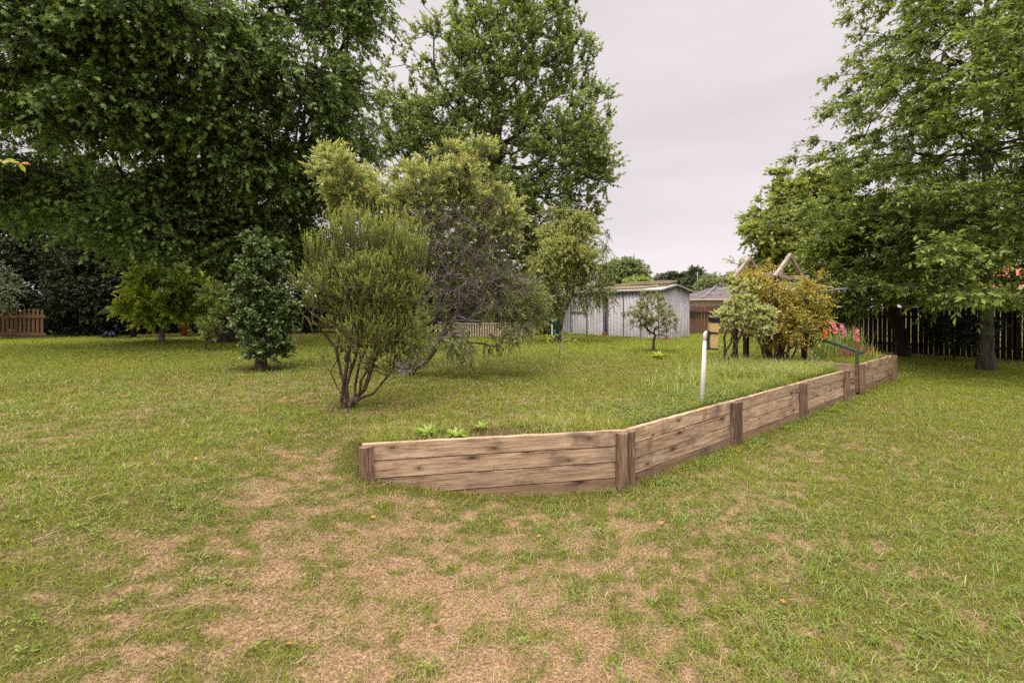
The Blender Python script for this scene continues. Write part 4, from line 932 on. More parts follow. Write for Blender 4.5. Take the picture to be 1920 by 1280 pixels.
root, info, rg_ = layered('bottlebrush_tree', 'large arching bottlebrush with pale tips, bare grey twigs and sprays hanging to the grass', 'tree', b, lim, .085,
    [dict(blobs=[px_blob(660, 352, 8.8, 56, 44, .8, 90), px_blob(728, 388, 8.8, 46, 42, .6, 70), px_blob(780, 360, 8.9, 56, 42, .8, 84), px_blob(870, 350, 8.9, 56, 46, .8, 96), px_blob(938, 388, 9, 38, 36, .6, 50), px_blob(625, 320, 8.8, 24, 28, .4, 20), px_blob(845, 302, 8.9, 20, 16, .4, 12), px_blob(895, 298, 8.9, 22, 14, .4, 13), px_blob(622, 296, 8.8, 9, 12, .2, 5), px_blob(950, 430, 8.9, 30, 30, .5, 26)], mat=M['bb_pale'], shell=.3, clump=12,
          sp=dict(m=5, lt=.27, wo=.8, wu=.45, wr=.7, droop=.05, nl=22, L=.075, W=.017, splay=.75, ldroop=.05, nr=.8)),
     dict(blobs=[px_blob(800, 420, 8.9, 100, 52, 1.0, 90), px_blob(910, 450, 8.8, 60, 50, .8, 40), px_blob(830, 510, 8.8, 60, 40, .7, 26), px_blob(930, 550, 8.6, 70, 50, .7, 84), px_blob(985, 575, 8.6, 34, 40, .5, 40), px_blob(820, 610, 8.5, 30, 40, .5, 28)], mat=M['bb_dark'], name='lower_foliage', shell=.3,
          sp=dict(m=4, lt=.26, wo=.7, wu=.1, wr=.9, droop=.12, nl=15, L=.07, W=.016, splay=.8, ldroop=.1, nr=.9)),
     dict(blobs=[px_blob(890, 535, 8.4, 105, 60, .8, 230), px_blob(860, 440, 8.5, 100, 55, .8, 140), px_blob(930, 410, 8.8, 50, 40, .6, 40)], mat=None, shell=.1, twr=.0034, sp=dict(m=4, lt=.30, wo=.3, wu=.05, wr=1.2, droop=.1, nl=1)),
     dict(blobs=[px_blob(870, 650, 8.1, 38, 28, .35, 13), px_blob(905, 632, 8.2, 40, 28, .4, 11), px_blob(968, 625, 8.2, 26, 28, .3, 15), px_blob(840, 635, 8.1, 26, 28, .3, 12), px_blob(790, 660, 8.2, 18, 22, .2, 6)], mat=M['bb_dark'], name='hanging_sprays', minz=.62,
          sp=dict(m=4, lt=.22, wo=.35, wu=-.8, wr=.7, droop=.2, nl=14, L=.055, W=.012, splay=.7, ldroop=.3, nr=.9))],
    BK5, 15, sk=dict(stems=fan(b, ((700, 420, 8.8), (760, 480, 8.7), (815, 430, 8.9), (870, 560, 8.4), (860, 590, 8.2), (900, 480, 8.8), (850, 500, 8.7)), 7), c=.3, step=.13, curve=.3, wob=.26, rtip=.004, pexp=2.2), twr=.0036)
brushes(root, b, info[:1], rg_, .10, M['brush'], 'spent_flowers'); brushes(root, b, info[1:2], rg_, .014, M['brush_red'], 'red_flowers')
M['bb_gold'] = leaf_mat('golden bottlebrush leaves', (0.17, 0.22, 0.05), (0.38, 0.44, 0.12), (0.68, 0.66, 0.26), .3, .5, 2.0)
# --- second bottlebrush near the shed
b = gpt(1047, 16.8)
root, info, rg_ = layered('bottlebrush_tree', 'smaller bottlebrush tree leaning over the left end of the shed, slender mossy trunk', 'tree', b, [b, b + [0, 0, .35], b + [.12, 0, 1.0], b + [.45, 0, 1.7]], .11,
    [dict(blobs=[px_blob(1060, 440, 16.8, 48, 42, .9, 110), px_blob(1040, 490, 16.6, 42, 40, .8, 70), px_blob(1085, 495, 16.8, 46, 40, .9, 80), px_blob(1085, 420, 16.8, 30, 24, .5, 26)], mat=M['bb_gold'], clump=9, shell=.2, sp=dict(m=6, lt=.42, wo=.7, wu=.3, wr=.8, droop=.2, nl=15, L=.10, W=.020, splay=.8, nr=.8)),
     dict(blobs=[px_blob(1010, 560, 16.2, 40, 42, .7, 60), px_blob(1090, 545, 16.5, 55, 20, .7, 46), px_blob(1130, 500, 16.6, 26, 26, .5, 22), px_blob(1130, 560, 16.3, 18, 26, .3, 10), px_blob(1135, 450, 16.6, 18, 14, .4, 6)], mat=M['bb_dark'], name='lower_foliage', sp=dict(m=5, lt=.42, wo=.6, wu=-.3, wr=.7, droop=.4, nl=15, L=.095, W=.018, splay=.7, ldroop=.4, nr=.8))],
    BK1, 16, sk=dict(c=.4, step=.3, rtip=.006), twr=.005)
brushes(root, b, info[:1], rg_, .05, M['brush'], 'spent_flowers'); brushes(root, b, info, rg_, .012, M['brush_red'], 'red_flowers')
# --- tiny staked seedling
b = gpt(1048, 11.2); root, info, rg_ = layered('seedling_tree', 'tiny thin seedling beside a grey stake out on the open lawn', 'sapling', b, up(b, (.01, 0, .2), (.03, 0, .35)), .01,
    [dict(blobs=[px_blob(1042, 633, 11.2, 17, 6, .2, 9), px_blob(1072, 634, 11.2, 12, 5, .15, 6)], mat=M['cit'], tpl='oval', sp=dict(m=2, lt=.12, wo=1, wu=.2, wr=.4, nl=5, L=.05, W=.026))], BK4, 17, sk=dict(c=.2, step=.1), twr=.003)
MB().box((b[0] + .07, b[1], b[2] + .33), (.014, .014, .66), ry=.03).build('stake', M['steel'], root)
# --- small round shrub in front of the shed
M['small'] = leaf_mat('grey green shrub leaves', (0.15, 0.17, 0.06), (0.31, 0.33, 0.13), (0.44, 0.46, 0.2), .25)
b = gpt(1226, 13.0)
root, info, rg_ = layered('small_banksia', 'little round shrub on one slim trunk standing in front of the shed door', 'shrub', b, up(b, (-.01, 0, .25), (0, 0, .38)), .035,
    [dict(blobs=[px_blob(1225, 585, 13, 36, 24, .5, 70), px_blob(1200, 600, 13, 20, 18, .3, 22), px_blob(1252, 605, 13, 16, 18, .3, 18), px_blob(1222, 565, 13, 20, 12, .3, 20)], mat=M['small'], sp=dict(m=4, lt=.17, wo=.7, wu=.7, wr=.5, nl=15, L=.06, W=.013, splay=.9, nr=.8)),
     dict(blobs=[px_blob(1240, 620, 13, 26, 14, .4, 26)], mat=None, sp=dict(m=3, lt=.16, wo=.8, wu=.3, wr=.6, nl=1))], BK2, 18, sk=dict(c=.2, step=.12, rtip=.004), twr=.003)
for px_, py_ in ((1243, 607), (1212, 612), (1232, 600), (1250, 622), (1218, 625)):
    x, y, z = at(px_, py_, 13); MB().tube([(x, y, z - .05), (x, y, z), (x, y, z + .05)], [.01, .028, .01], 7).build('seed_cone', M['cone'], root)
# --- pale-tipped banksia behind the rain gauge
M['bankp'] = leaf_mat('pale banksia leaves', (0.25, 0.29, 0.085), (0.47, 0.5, 0.19), (0.75, 0.76, 0.4), .3, .5, 2)
b = gpt(1353, 9.9)
root, info, rg_ = layered('pale_banksia', 'open pale-tipped shrub with bare forked stems just behind the rain gauge', 'shrub', b, up(b, (0, 0, .12), (.01, 0, .2)), .035,
    [dict(blobs=[px_blob(1368, 598, 9.8, 30, 17, .3, 90), px_blob(1422, 590, 9.8, 26, 14, .3, 60), px_blob(1390, 572, 9.8, 24, 14, .3, 50), px_blob(1384, 545, 9.9, 14, 18, .25, 24), px_blob(1425, 612, 9.7, 22, 14, .3, 30), px_blob(1418, 625, 9.8, 16, 8, .2, 16), px_blob(1408, 545, 10, 18, 16, .25, 22), px_blob(1348, 608, 9.9, 8, 6, .15, 6)], mat=M['bankp'], tpl='tri', sp=dict(m=3, lt=.13, wo=.6, wu=.7, wr=.5, nl=34, L=.045, W=.009, splay=.7, nr=.9))],
    BK2, 19, sk=dict(stems=fan(b, ((1343, 640, 9.8), (1362, 620, 9.9), (1378, 610, 9.9), (1395, 618, 9.8), (1385, 632, 10.0)), 5), c=.3, step=.09, rtip=.0035), twr=.0026)
for px_, py_ in ((1343, 637), (1378, 642)): x, y, z = at(px_, py_, 9.8); MB().tube([(x, y, z - .05), (x, y, z - .03), (x, y, z + .03), (x, y, z + .05)], [.008, .03, .026, .01], 8).build('seed_cone', M['cone'], root)
# --- yellowing bush over the arbour
M['yel'] = leaf_mat('yellowing leaves', (0.22, 0.25, 0.04), (0.52, 0.50, 0.08), (0.66, 0.48, 0.09), .3, .5, 3, odd=(.66, .30, .06), oddn=.94)
b = gpt(1455, 10.7)
layered('yellowing_shrub', 'twiggy bush turning yellow and orange, tangled through the timber arbour', 'shrub', b, up(b, (0, 0, .2), (.02, 0, .35)), .06,
    [dict(blobs=[px_blob(1460, 592, 10.6, 60, 46, .95, 250), px_blob(1425, 552, 10.7, 40, 26, .8, 90), px_blob(1490, 560, 10.6, 32, 26, .7, 80), px_blob(1520, 595, 10.7, 24, 36, .5, 60), px_blob(1535, 560, 10.8, 10, 12, .3, 8), px_blob(1400, 530, 10.5, 24, 30, .5, 60), px_blob(1440, 520, 11.0, 18, 18, .4, 18), px_blob(1520, 555, 10.7, 18, 18, .4, 24), px_blob(1450, 628, 10.6, 50, 16, .7, 60)], mat=M['yel'], tpl='dia', shell=.25, clump=8,
          sp=dict(m=5, lt=.27, wo=.7, wu=.25, wr=.8, droop=.2, nl=13, L=.036, W=.02, splay=1.0, nr=.8)),
     dict(blobs=[px_blob(1520, 535, 10.9, 20, 12, .3, 16), px_blob(1545, 523, 10.9, 14, 5, .2, 7), px_blob(1385, 500, 11.7, 8, 20, .2, 5)], mat=M['yel'], sp=dict(m=3, lt=.3, wo=1, wu=.2, wr=.4, nl=13, L=.036, W=.02, splay=1.0))],
    BK2, 20, sk=dict(stems=fan(b, ((1415, 600, 10.7), (1430, 560, 10.8), (1452, 600, 10.3), (1475, 580, 10.8), (1495, 600, 10.5), (1510, 610, 10.8)), 6), c=.2, step=.14, rtip=.004, wob=.15), twr=.003)

# --- the tall trees
M['oak'] = leaf_mat('deep green oak leaves', (0.052, 0.092, 0.022), (0.17, 0.245, 0.07), (0.23, 0.32, 0.09), .3, .4, 4, odd=(.24, .30, .05), oddn=.95)
b = gpt(425, 16.5)
def oakclear(a): return ~((a[:, 2] < 3.25) & (a[:, 0] < -6.5)) & ~((a[:, 2] < 2.4) & (a[:, 1] < 17))
oaksp = dict(m=7, lt=.85, wo=.7, wu=.1, wr=.75, droop=.35, nl=13, L=.14, W=.095, splay=.95, ldroop=.35, nr=.45, flat=.6)
layered('oak_tree', 'huge dark green oak filling the upper left, limbs sweeping low over the glossy shrub', 'tree', b, [b, b + [0, 0, 1.5], b + [-.2, 0, 3.2], b + [-.5, 0, 5.5], b + [-.7, 0, 8.5]], .38,
    [dict(blobs=[px_blob(330, 430, 14.2, 135, 75, 1.9, 150), px_blob(470, 480, 15.5, 90, 70, 1.8, 90), px_blob(560, 330, 15.5, 110, 100, 2.2, 130), px_blob(420, 270, 14, 130, 95, 2.4, 150), px_blob(600, 170, 15, 95, 110, 2.4, 120), px_blob(430, 90, 13.5, 170, 100, 2.6, 170), px_blob(260, 200, 12.8, 130, 110, 2.2, 130), px_blob(620, 20, 15, 90, 90, 2.2, 90), px_blob(520, 420, 17.5, 110, 80, 1.6, 120), px_blob(645, 310, 17, 70, 90, 1.6, 80), px_blob(250, 400, 15.5, 120, 60, 1.6, 80), px_blob(310, 345, 14.5, 130, 45, 1.6, 120), px_blob(600, 460, 18, 80, 60, 1.4, 70), px_blob(300, 20, 12, 170, 90, 2.2, 120)], mat=M['oak'], tpl='lobe', shell=.3, clump=8, sp=oaksp)],
    BK3, 21, sk=dict(c=.5, step=.7, curve=.3, rtip=.012, sag=.02), sides=9, twr=.007, clearfn=oakclear)
b = gpt(-150, 19)
layered('oak_tree', 'second dark oak at the far left edge with sky showing between its fine branches', 'tree', b, [b, b + [0, 0, 2.], b + [.4, -.4, 4.5], b + [1.5, -1.6, 8]], .30,
    [dict(blobs=[px_blob(90, 180, 12.5, 150, 100, 2.4, 110), px_blob(10, 60, 11.5, 140, 100, 2.4, 100), px_blob(30, 330, 14, 130, 70, 2.2, 110), px_blob(150, 60, 12.5, 110, 100, 2.2, 80), px_blob(-120, 220, 13, 150, 150, 3, 90), px_blob(150, 330, 15, 70, 50, 1.4, 34), px_blob(-60, -60, 12, 220, 100, 3, 80)], mat=M['oak'], tpl='lobe', shell=.3, clump=18, sp=dict(oaksp, nl=12, m=7))],
    BK3, 22, sk=dict(c=.5, step=.7, rtip=.012), sides=8, twr=.007, clearfn=oakclear)
M['liq'] = leaf_mat('maple shaped leaves', (0.105, 0.155, 0.038), (0.29, 0.36, 0.105), (0.37, 0.44, 0.13), .3, .4, 3)
b = gpt(915, 22)
layered('liquidambar_tree', 'tall broad sweetgum tree in the centre, pale sky glinting through its fanned branches', 'tree', b, [b, b + [0, 0, 2.], b + [.1, 0, 4.5], b + [.3, 0, 7.5], b + [.4, 0, 10.5]], .36,
    [dict(blobs=[px_blob(925, 165, 22, 165, 150, 3.2, 460), px_blob(1055, 300, 21.5, 90, 95, 2.6, 190), px_blob(825, 290, 21.5, 105, 105, 2.4, 180), px_blob(745, 260, 21, 55, 70, 1.8, 60), px_blob(950, 400, 22, 120, 100, 2.8, 250), px_blob(985, 20, 22, 110, 90, 2.8, 140), px_blob(1062, 130, 22, 55, 85, 2, 60), px_blob(875, 60, 22, 62, 60, 2, 50), px_blob(1108, 220, 22, 40, 52, 1.6, 40), px_blob(1118, 320, 21, 42, 50, 1.4, 44), px_blob(770, 190, 22, 55, 45, 1.6, 30), px_blob(1050, 25, 22, 22, 42, 1, 12), px_blob(1070, 400, 21.5, 60, 40, 1.5, 40)], mat=M['liq'], tpl='palm', shell=.2, clump=30,
          sp=dict(m=5, lt=.8, wo=.6, wu=.8, wr=.6, droop=.15, nl=16, L=.118, W=.11, splay=1.0, ldroop=.5, nr=.6)),
     dict(blobs=[px_blob(960, 500, 23, 130, 75, 1.6, 190), px_blob(800, 480, 24, 110, 90, 1.6, 150), px_blob(1050, 470, 22.5, 60, 60, 1.4, 60)], mat=M['liq'], tpl='palm', name='lower_foliage', sp=dict(m=6, lt=.9, wo=.7, wu=.2, wr=.7, droop=.3, nl=12, L=.16, W=.16, splay=1.0, ldroop=.5, nr=.6))],
    BK1, 23, sk=dict(c=.32, step=.8, curve=.35, rtip=.012), sides=8, twr=.008)
# right-hand oak with level tiers
M['tier'] = leaf_mat('mid green narrow oak leaves', (0.085, 0.13, 0.028), (0.235, 0.29, 0.075), (0.34, 0.4, 0.1), .3, .4, 3, odd=(.34, .38, .07), oddn=.95)
b = gpt(1850, 13.4)
def tiers(rng):
    A = []; O = []
    prof = [(1.9, 4.3), (2.6, 4.7), (4, 5.0), (6.2, 4.7), (8.5, 3.7), (10.5, 2.9), (13, 2.1), (15.2, .6)]
    z = 1.95; k = 0
    while z < 15:
        Rr = np.interp(z, [p[0] for p in prof], [p[1] for p in prof]); nb = 7 if z < 9 else 5
        for j in range(nb):
            az = k * 2.399 + j * 2 * PI / nb + rng.normal(0, .2); L_ = Rr * rng.uniform(.72, 1.12); rise = (.12 if z > 5 else -.02) + rng.normal(0, .04)
            if z < 2.4: rise = .03
            n = max(3, int(L_ / .5))
            for i in range(n):
                f_ = (i + 1.0) / n
                if f_ * L_ < .8 and z < 9: continue
                wdt = .38 * L_ * f_ * (1.1 - f_ * .7) * rng.uniform(-1, 1); c, s = math.cos(az), math.sin(az)
                A.append(b + [c * L_ * f_ - s * wdt, s * L_ * f_ + c * wdt, z + rise * L_ * f_ * f_ + rng.normal(0, .07)]); O.append([c, s, .12])
        z += .46 if z < 8 else .55; k += 1
    A = np.array(A); O = unit(np.array(O)); k = ~((A[:, 0] > 13.0) & (A[:, 1] > 9) & (A[:, 2] > 1.9) & (A[:, 2] < 3.1) & (A[:, 0] / A[:, 1] > .97))
    return A[k], O[k]
layered('pin_oak_tree', 'tall tiered oak on the right with level spreading branches and a thick bare lower trunk', 'tree', b, [b + [.3 * 0, 0, z] for z in (0, .6, 1.5, 2.5, 4, 6, 8, 10.5, 13)], .175,
    [dict(pts=tiers, mat=M['tier'], tpl='dia', sp=dict(m=11, lt=.58, wo=.7, wu=.0, wr=.8, flat=.5, droop=.12, nl=15, s0=.1, L=.13, W=.055, splay=.95, ldroop=.2, nr=.5))],
    BK1, 24, sk=dict(c=.12, step=.5, curve=.15, rtip=.008, pexp=2.6, ttap=.2), sides=10, twr=.005, flare=1.5)
# layered maple and yellow-green tree behind
M['map'] = leaf_mat('green maple leaves', (0.08, 0.14, 0.016), (0.24, 0.32, 0.035), (0.36, 0.43, 0.05), .35, .5, 3); M['ylw'] = leaf_mat('yellow green leaves', (0.17, 0.22, 0.045), (0.36, 0.41, 0.09), (0.46, 0.5, 0.12), .35, .5, 3, odd=(.45, .33, .06), oddn=.93)
b = gpt(1692, 17.2)
layered('maple_tree', 'spreading layered maple with fine green leaves in front of the dark paling fence', 'tree', b, up(b, (0, 0, .6), (-.2, 0, 1.3), (-.5, 0, 2.0)), .20,
    [dict(blobs=[px_blob(1590, 440, 16.8, 80, 45, 1.4, 110), px_blob(1640, 400, 17, 100, 55, 1.6, 120), px_blob(1700, 470, 17.2, 100, 60, 1.6, 120), px_blob(1600, 520, 16.8, 70, 40, 1.2, 80), px_blob(1560, 480, 16.8, 50, 36, 1.1, 60), px_blob(1660, 560, 17, 80, 26, 1.2, 50), px_blob(1760, 420, 18, 90, 80, 1.6, 80)], mat=M['map'], tpl='palm', shell=.25, clump=9, sp=dict(m=7, lt=.5, wo=.7, wu=.0, wr=.8, flat=.3, droop=.25, nl=17, L=.085, W=.085, splay=1.0, ldroop=.4, nr=.35))],
    BK3, 25, sk=dict(c=.35, step=.4, rtip=.008), twr=.005, minz=1.9)
b = gpt(1520, 24)
layered('golden_tree', 'rounded yellow-green tree behind the arbour and clothes hoist', 'tree', b, up(b, (0, 0, 1.), (0, 0, 2.2)), .2,
    [dict(blobs=[px_blob(1490, 400, 24, 78, 66, 2.2, 170), px_blob(1520, 350, 24, 50, 38, 1.6, 60), px_blob(1440, 420, 24, 46, 40, 1.4, 60), px_blob(1470, 490, 23.5, 80, 50, 1.8, 110), px_blob(1560, 380, 24, 50, 50, 1.6, 60), px_blob(1480, 345, 24, 40, 26, 1.2, 26)], mat=M['ylw'], tpl='palm', shell=.3, clump=9, sp=dict(m=7, lt=.6, wo=.7, wu=.25, wr=.7, flat=.7, droop=.2, nl=15, L=.13, W=.13, splay=1.0, ldroop=.4, nr=.5))],
    BK1, 26, sk=dict(c=.4, step=.6, rtip=.01), twr=.006)

# --- dark shrubs and hedges in the shade
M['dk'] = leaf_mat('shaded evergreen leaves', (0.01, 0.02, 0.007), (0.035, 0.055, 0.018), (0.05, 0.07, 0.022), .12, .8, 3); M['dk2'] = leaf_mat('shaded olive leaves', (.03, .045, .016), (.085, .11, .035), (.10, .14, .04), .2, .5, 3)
def shrub(px_, Y, blobs, mat, label, seed, L=.12, W=.06, name='evergreen_shrub', cat='shrub', n_l=12, lt=.5, tpl='oval', bark=BK3, r0=.1, group=None, m=6, dz=0.1):
    b = gpt(px_, Y); return layered(name, label, cat, b, up(b, (0, 0, .3), (0, 0, .6)), r0, [dict(blobs=blobs, mat=mat, tpl=tpl, shell=.35, sp=dict(m=m, lt=lt, wo=.7, wu=.2, wr=.8, droop=.2, nl=n_l, L=L, W=W, splay=1., ldroop=.3, nr=.5))], bark, seed, group=group, sk=dict(c=.4, step=.6, rtip=.01), twr=.006, minz=gz(b[0], b[1]) + dz)
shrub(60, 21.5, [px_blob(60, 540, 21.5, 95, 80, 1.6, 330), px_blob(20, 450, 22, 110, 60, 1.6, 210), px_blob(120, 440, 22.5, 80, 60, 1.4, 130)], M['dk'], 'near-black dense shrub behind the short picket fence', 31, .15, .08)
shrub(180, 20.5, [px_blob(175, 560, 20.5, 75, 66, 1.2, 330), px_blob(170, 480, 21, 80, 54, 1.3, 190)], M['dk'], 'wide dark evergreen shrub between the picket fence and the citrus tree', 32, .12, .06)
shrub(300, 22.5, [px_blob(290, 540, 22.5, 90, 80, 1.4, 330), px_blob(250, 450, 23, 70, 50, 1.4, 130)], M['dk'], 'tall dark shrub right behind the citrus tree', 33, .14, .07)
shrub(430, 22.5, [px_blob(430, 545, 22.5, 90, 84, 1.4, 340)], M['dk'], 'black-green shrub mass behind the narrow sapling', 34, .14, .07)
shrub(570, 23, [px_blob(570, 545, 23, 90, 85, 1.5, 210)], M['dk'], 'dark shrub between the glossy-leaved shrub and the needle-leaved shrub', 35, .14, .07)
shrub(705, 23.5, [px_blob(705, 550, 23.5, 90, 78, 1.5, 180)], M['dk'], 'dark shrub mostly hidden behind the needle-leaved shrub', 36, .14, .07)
shrub(835, 23.8, [px_blob(835, 560, 23.8, 80, 62, 1.4, 150)], M['dk2'], 'olive shrub behind the bottlebrush trunk', 37, .14, .07)
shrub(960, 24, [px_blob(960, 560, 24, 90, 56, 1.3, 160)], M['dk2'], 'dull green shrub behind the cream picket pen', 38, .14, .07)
shrub(1560, 17.5, [px_blob(1555, 560, 17.5, 48, 55, 1.0, 130)], M['map'], 'low green shrub between the arbour and the maple', 39, .08, .045)
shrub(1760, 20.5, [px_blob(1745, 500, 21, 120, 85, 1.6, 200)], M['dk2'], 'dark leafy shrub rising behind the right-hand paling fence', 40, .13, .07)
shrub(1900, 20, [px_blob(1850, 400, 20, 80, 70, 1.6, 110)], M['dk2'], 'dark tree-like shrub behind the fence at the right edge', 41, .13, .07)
shrub(1790, 16.0, [px_blob(1800, 618, 15.9, 60, 16, .5, 50)], M['dk'], 'low dark plants along the foot of the right-hand fence', 42, .16, .04, tpl='dia', r0=.03, lt=.35)
M['gryg'] = leaf_mat('grey green leaves', (.14, .18, .10), (.26, .31, .19), (.34, .38, .24), .2, .6, 2)
shrub(-40, 17.6, [px_blob(-30, 545, 17.6, 48, 36, .9, 120)], M['gryg'], 'grey-green rounded shrub cut by the left edge of the view, above the pickets', 43, .06, .02, tpl='dia', n_l=18)
b = gpt(110, 27); layered('conifer_tree', 'soft grey-green conifer seen between the left trees', 'tree', b, up(b, (0, 0, 2), (0, 0, 5), (0, 0, 8)), .25, [dict(blobs=[px_blob(100, 400, 27, 75, 60, 1.6, 160), px_blob(110, 345, 27, 45, 40, 1.4, 60)], mat=M['dk2'], tpl='dia', sp=dict(m=6, lt=.6, wo=.8, wu=.1, wr=.5, nl=16, L=.11, W=.03, splay=.6))], BK3, 44, sk=dict(c=.2, step=.8), twr=.006)
# tree ferns
M['fern'] = leaf_mat('fern fronds', (.025, .05, .015), (.07, .115, .03), (.08, .13, .03), .25, .5)
def fern(px_, Y, hz_, nfr, rl, label, seed):
    b = gpt(px_, Y); rng = np.random.default_rng(seed); root = empty('tree_fern', b, label, 'fern'); MB().tube([b, b + np.array([.02, 0, hz_ * .5]), b + np.array([0, 0, hz_])], [.10, .085, .08], 9).build('trunk', BK3, root)
    P = []; D = []; Ls = []; SA = []; SB = []
    for i in range(nfr):
        az = 2 * PI * i / nfr + rng.normal(0, .15); c, s = math.cos(az), math.sin(az); L_ = rl * rng.uniform(.8, 1.1); prev = None
        for j in range(34):
            t = j / 33; r_ = L_ * t * (1 - .12 * t); z = hz_ + L_ * (.42 * t - .62 * t * t); q = b + np.array([c * r_, s * r_, z])
            if prev is not None: SA.append(prev); SB.append(q)
            prev = q; pl = .34 * math.sin(PI * min(1, t * .88 + .12)) ** .7 * L_ / 1.3
            if t > .08:
                for sd_ in (-1, 1): P.append(q); D.append([-s * sd_ + c * .35, c * sd_ + s * .35, -.22]); Ls.append(pl)
    P = np.array(P); Ls = np.array(Ls); n = len(P); Dn = unit(np.array(D)); me = leaf_mesh('fronds', P, Dn, np.tile([0, 0, 1.], (n, 1)) + rng.normal(0, .08, (n, 3)), Ls, np.full(n, .05), 'dia', rng.uniform(0, 1, n), np.zeros(n), b); link('fronds', me, M['fern'], root, b)
    SA = np.array(SA); SB = np.array(SB); co, idx = seg_mesh('', SA, SB, np.full(len(SA), .008), np.full(len(SA), .007), SB - SA, SB - SA, 4, b); link('frond_stalks', mesh_np('frond_stalks', co, idx, 4), BK3, root, b)
fern(250, 19.0, 1.2, 13, 1.25, 'dark tree fern spreading its fronds beside the citrus tree', 51); fern(345, 20.0, .75, 11, 1.1, 'low fern with drooping fronds above the terracotta pot', 52); fern(262, 21.5, 2.0, 11, 1.3, 'taller dark tree fern deep in the shade behind the citrus', 53)
# terracotta bird bath
M['terra'] = plain_mat('terracotta', '9c4a26', 'b86237', .8, sc=15)
x, y, z = gpt(346, 19.8, 0); bb = empty('bird_bath', (x, y, z), 'orange terracotta pot stand with a wide dish, in shade right of the citrus trunk', 'bird bath')
MB().tube([(x, y, z - .02), (x, y, z + .30), (x, y, z + .33), (x, y, z + .34)], [.095, .085, .13, .13], 20).build('pedestal', M['terra'], bb)
MB().tube([(x, y, z + .342), (x, y, z + .36), (x, y, z + .42), (x, y, z + .435), (x, y, z + .40)], [.10, .15, .19, .175, .12], 20).build('dish', M['terra'], bb)
x, y, z = gpt(206, 18.9, 0); m_ = MB()
for i in range(7): a = i * .9; m_.tube([(x + .28 * math.cos(a), y + .2 * math.sin(a), z), (x + .1 * math.cos(a), y + .1 * math.sin(a), z + .14 + .03 * (i % 3)), (x, y, z + .1)], [.05, .10, .03], 8)
tag(m_.build('rubbish_bag', M['black'], None, (x, y, z)), 'small crumpled black bag lying at the edge of the shade', 'bag')

# ================================================================== flowers and small plants
M['glad'] = leaf_mat('sword leaves', (0.17, 0.25, 0.05), (0.34, 0.42, 0.1), (0.44, 0.48, 0.14), .3, .45, 3); M['deadl'] = leaf_mat('dead sword leaves', (.20, .10, .05), (.36, .20, .10), (.4, .24, .12), .2, .8)
def swords(root, name, mat, cx, cy, sx_, sy_, n, h0, h1, wd, rng, lean=.3, z=None):
    X = cx + rng.uniform(-1, 1, n) * sx_; Y = cy + rng.uniform(-1, 1, n) * sy_; z = (ground(X, Y) if z is None else np.full(n, z)) - .02; h = rng.uniform(h0, h1, n)
    a = rng.uniform(0, 2 * PI, n); l = rng.uniform(0, lean, n); D = np.stack([np.cos(a) * l, np.sin(a) * l, np.ones(n)], 1); Nh = np.stack([-np.cos(a), -np.sin(a), np.full(n, .3)], 1) + rng.normal(0, .3, (n, 3))
    o_ = wloc(root) if root is not None else Vector((cx, cy, 0))
    me = leaf_mesh(name, np.stack([X, Y, z], 1), D, Nh, h, np.full(n, wd), 'blade', rng.uniform(0, 1, n), rng.uniform(0, 1, n), o_); return link(name, me, mat, root, o_)
rng = np.random.default_rng(9); gc = at(1590, 0, 11.6); groot = empty('gladiolus_clump', (gc[0], gc[1], .5), 'clump of gladioli with sword leaves and flower spikes in the bed by the handrail', 'flowers')
for px_, Y_, n_, h0, h1 in ((1560, 11.6, 90, .35, .80), (1585, 11.9, 100, .4, .92), (1610, 11.9, 50, .3, .8), (1540, 11.3, 60, .3, .7), (1632, 12.2, 44, .3, .7), (1650, 12.0, 14, .2, .45), (1625, 11.2, 20, .18, .38)):
    c = at(px_, 0, Y_); swords(groot, 'leaves', M['glad'], c[0], c[1], .2, .22, n_, h0, h1, .024, rng, .35)
for px_, Y_, n_ in ((1612, 11.5, 130), (1590, 11.4, 70), (1632, 11.7, 50), (1560, 11.3, 36)): c = at(px_, 0, Y_); swords(groot, 'dead_leaves', M['deadl'], c[0], c[1], .24, .2, n_, .2, .48, .016, rng, .5)
M['pink'] = leaf_mat('pink petals', (.75, .12, .16), (.85, .28, .32), (.9, .4, .45), .35, .5); M['orange'] = leaf_mat('orange petals', (.85, .18, .04), (.9, .3, .06), (.9, .35, .1), .3); M['magen'] = leaf_mat('magenta petals', (.65, .12, .28), (.8, .35, .5), (.85, .5, .6), .3)
for px_, y0_, y1_, Y_, mt, nf in ((1563, 603, 622, 11.5, 'pink', 5), (1578, 608, 632, 11.6, 'magen', 5), (1605, 617, 636, 11.4, 'pink', 7), (1545, 615, 630, 11.3, 'orange', 4), (1555, 598, 618, 11.9, 'pink', 2), (1628, 652, 660, 11.3, 'orange', 1)):
    x, y, zt = at(px_, y0_, Y_); zb = at(px_, y1_, Y_)[2]; P = []; D = []
    for i in range(nf):
        zz = zb + (zt - zb) * i / max(1, nf - .5); cx_ = x + rng.normal(0, .025)
        for j in range(6): a = 2 * PI * j / 6; P.append([cx_, y - .02, zz]); D.append([math.cos(a), -.5, math.sin(a)])
    P = np.array(P); n = len(P); me = leaf_mesh('flower', P, np.array(D) + rng.normal(0, .2, (n, 3)), np.tile([0, -1., .2], (n, 1)), np.full(n, .068), np.full(n, .045), 'oval', rng.uniform(0, 1, n), rng.uniform(0, 1, n), wloc(groot)); fo = link('flower_spike', me, M[mt], groot, wloc(groot))
    MB().tube([(x, y, .5), (x, y, zt + .04)], .006, 5).build('stem', M['glad'], fo)
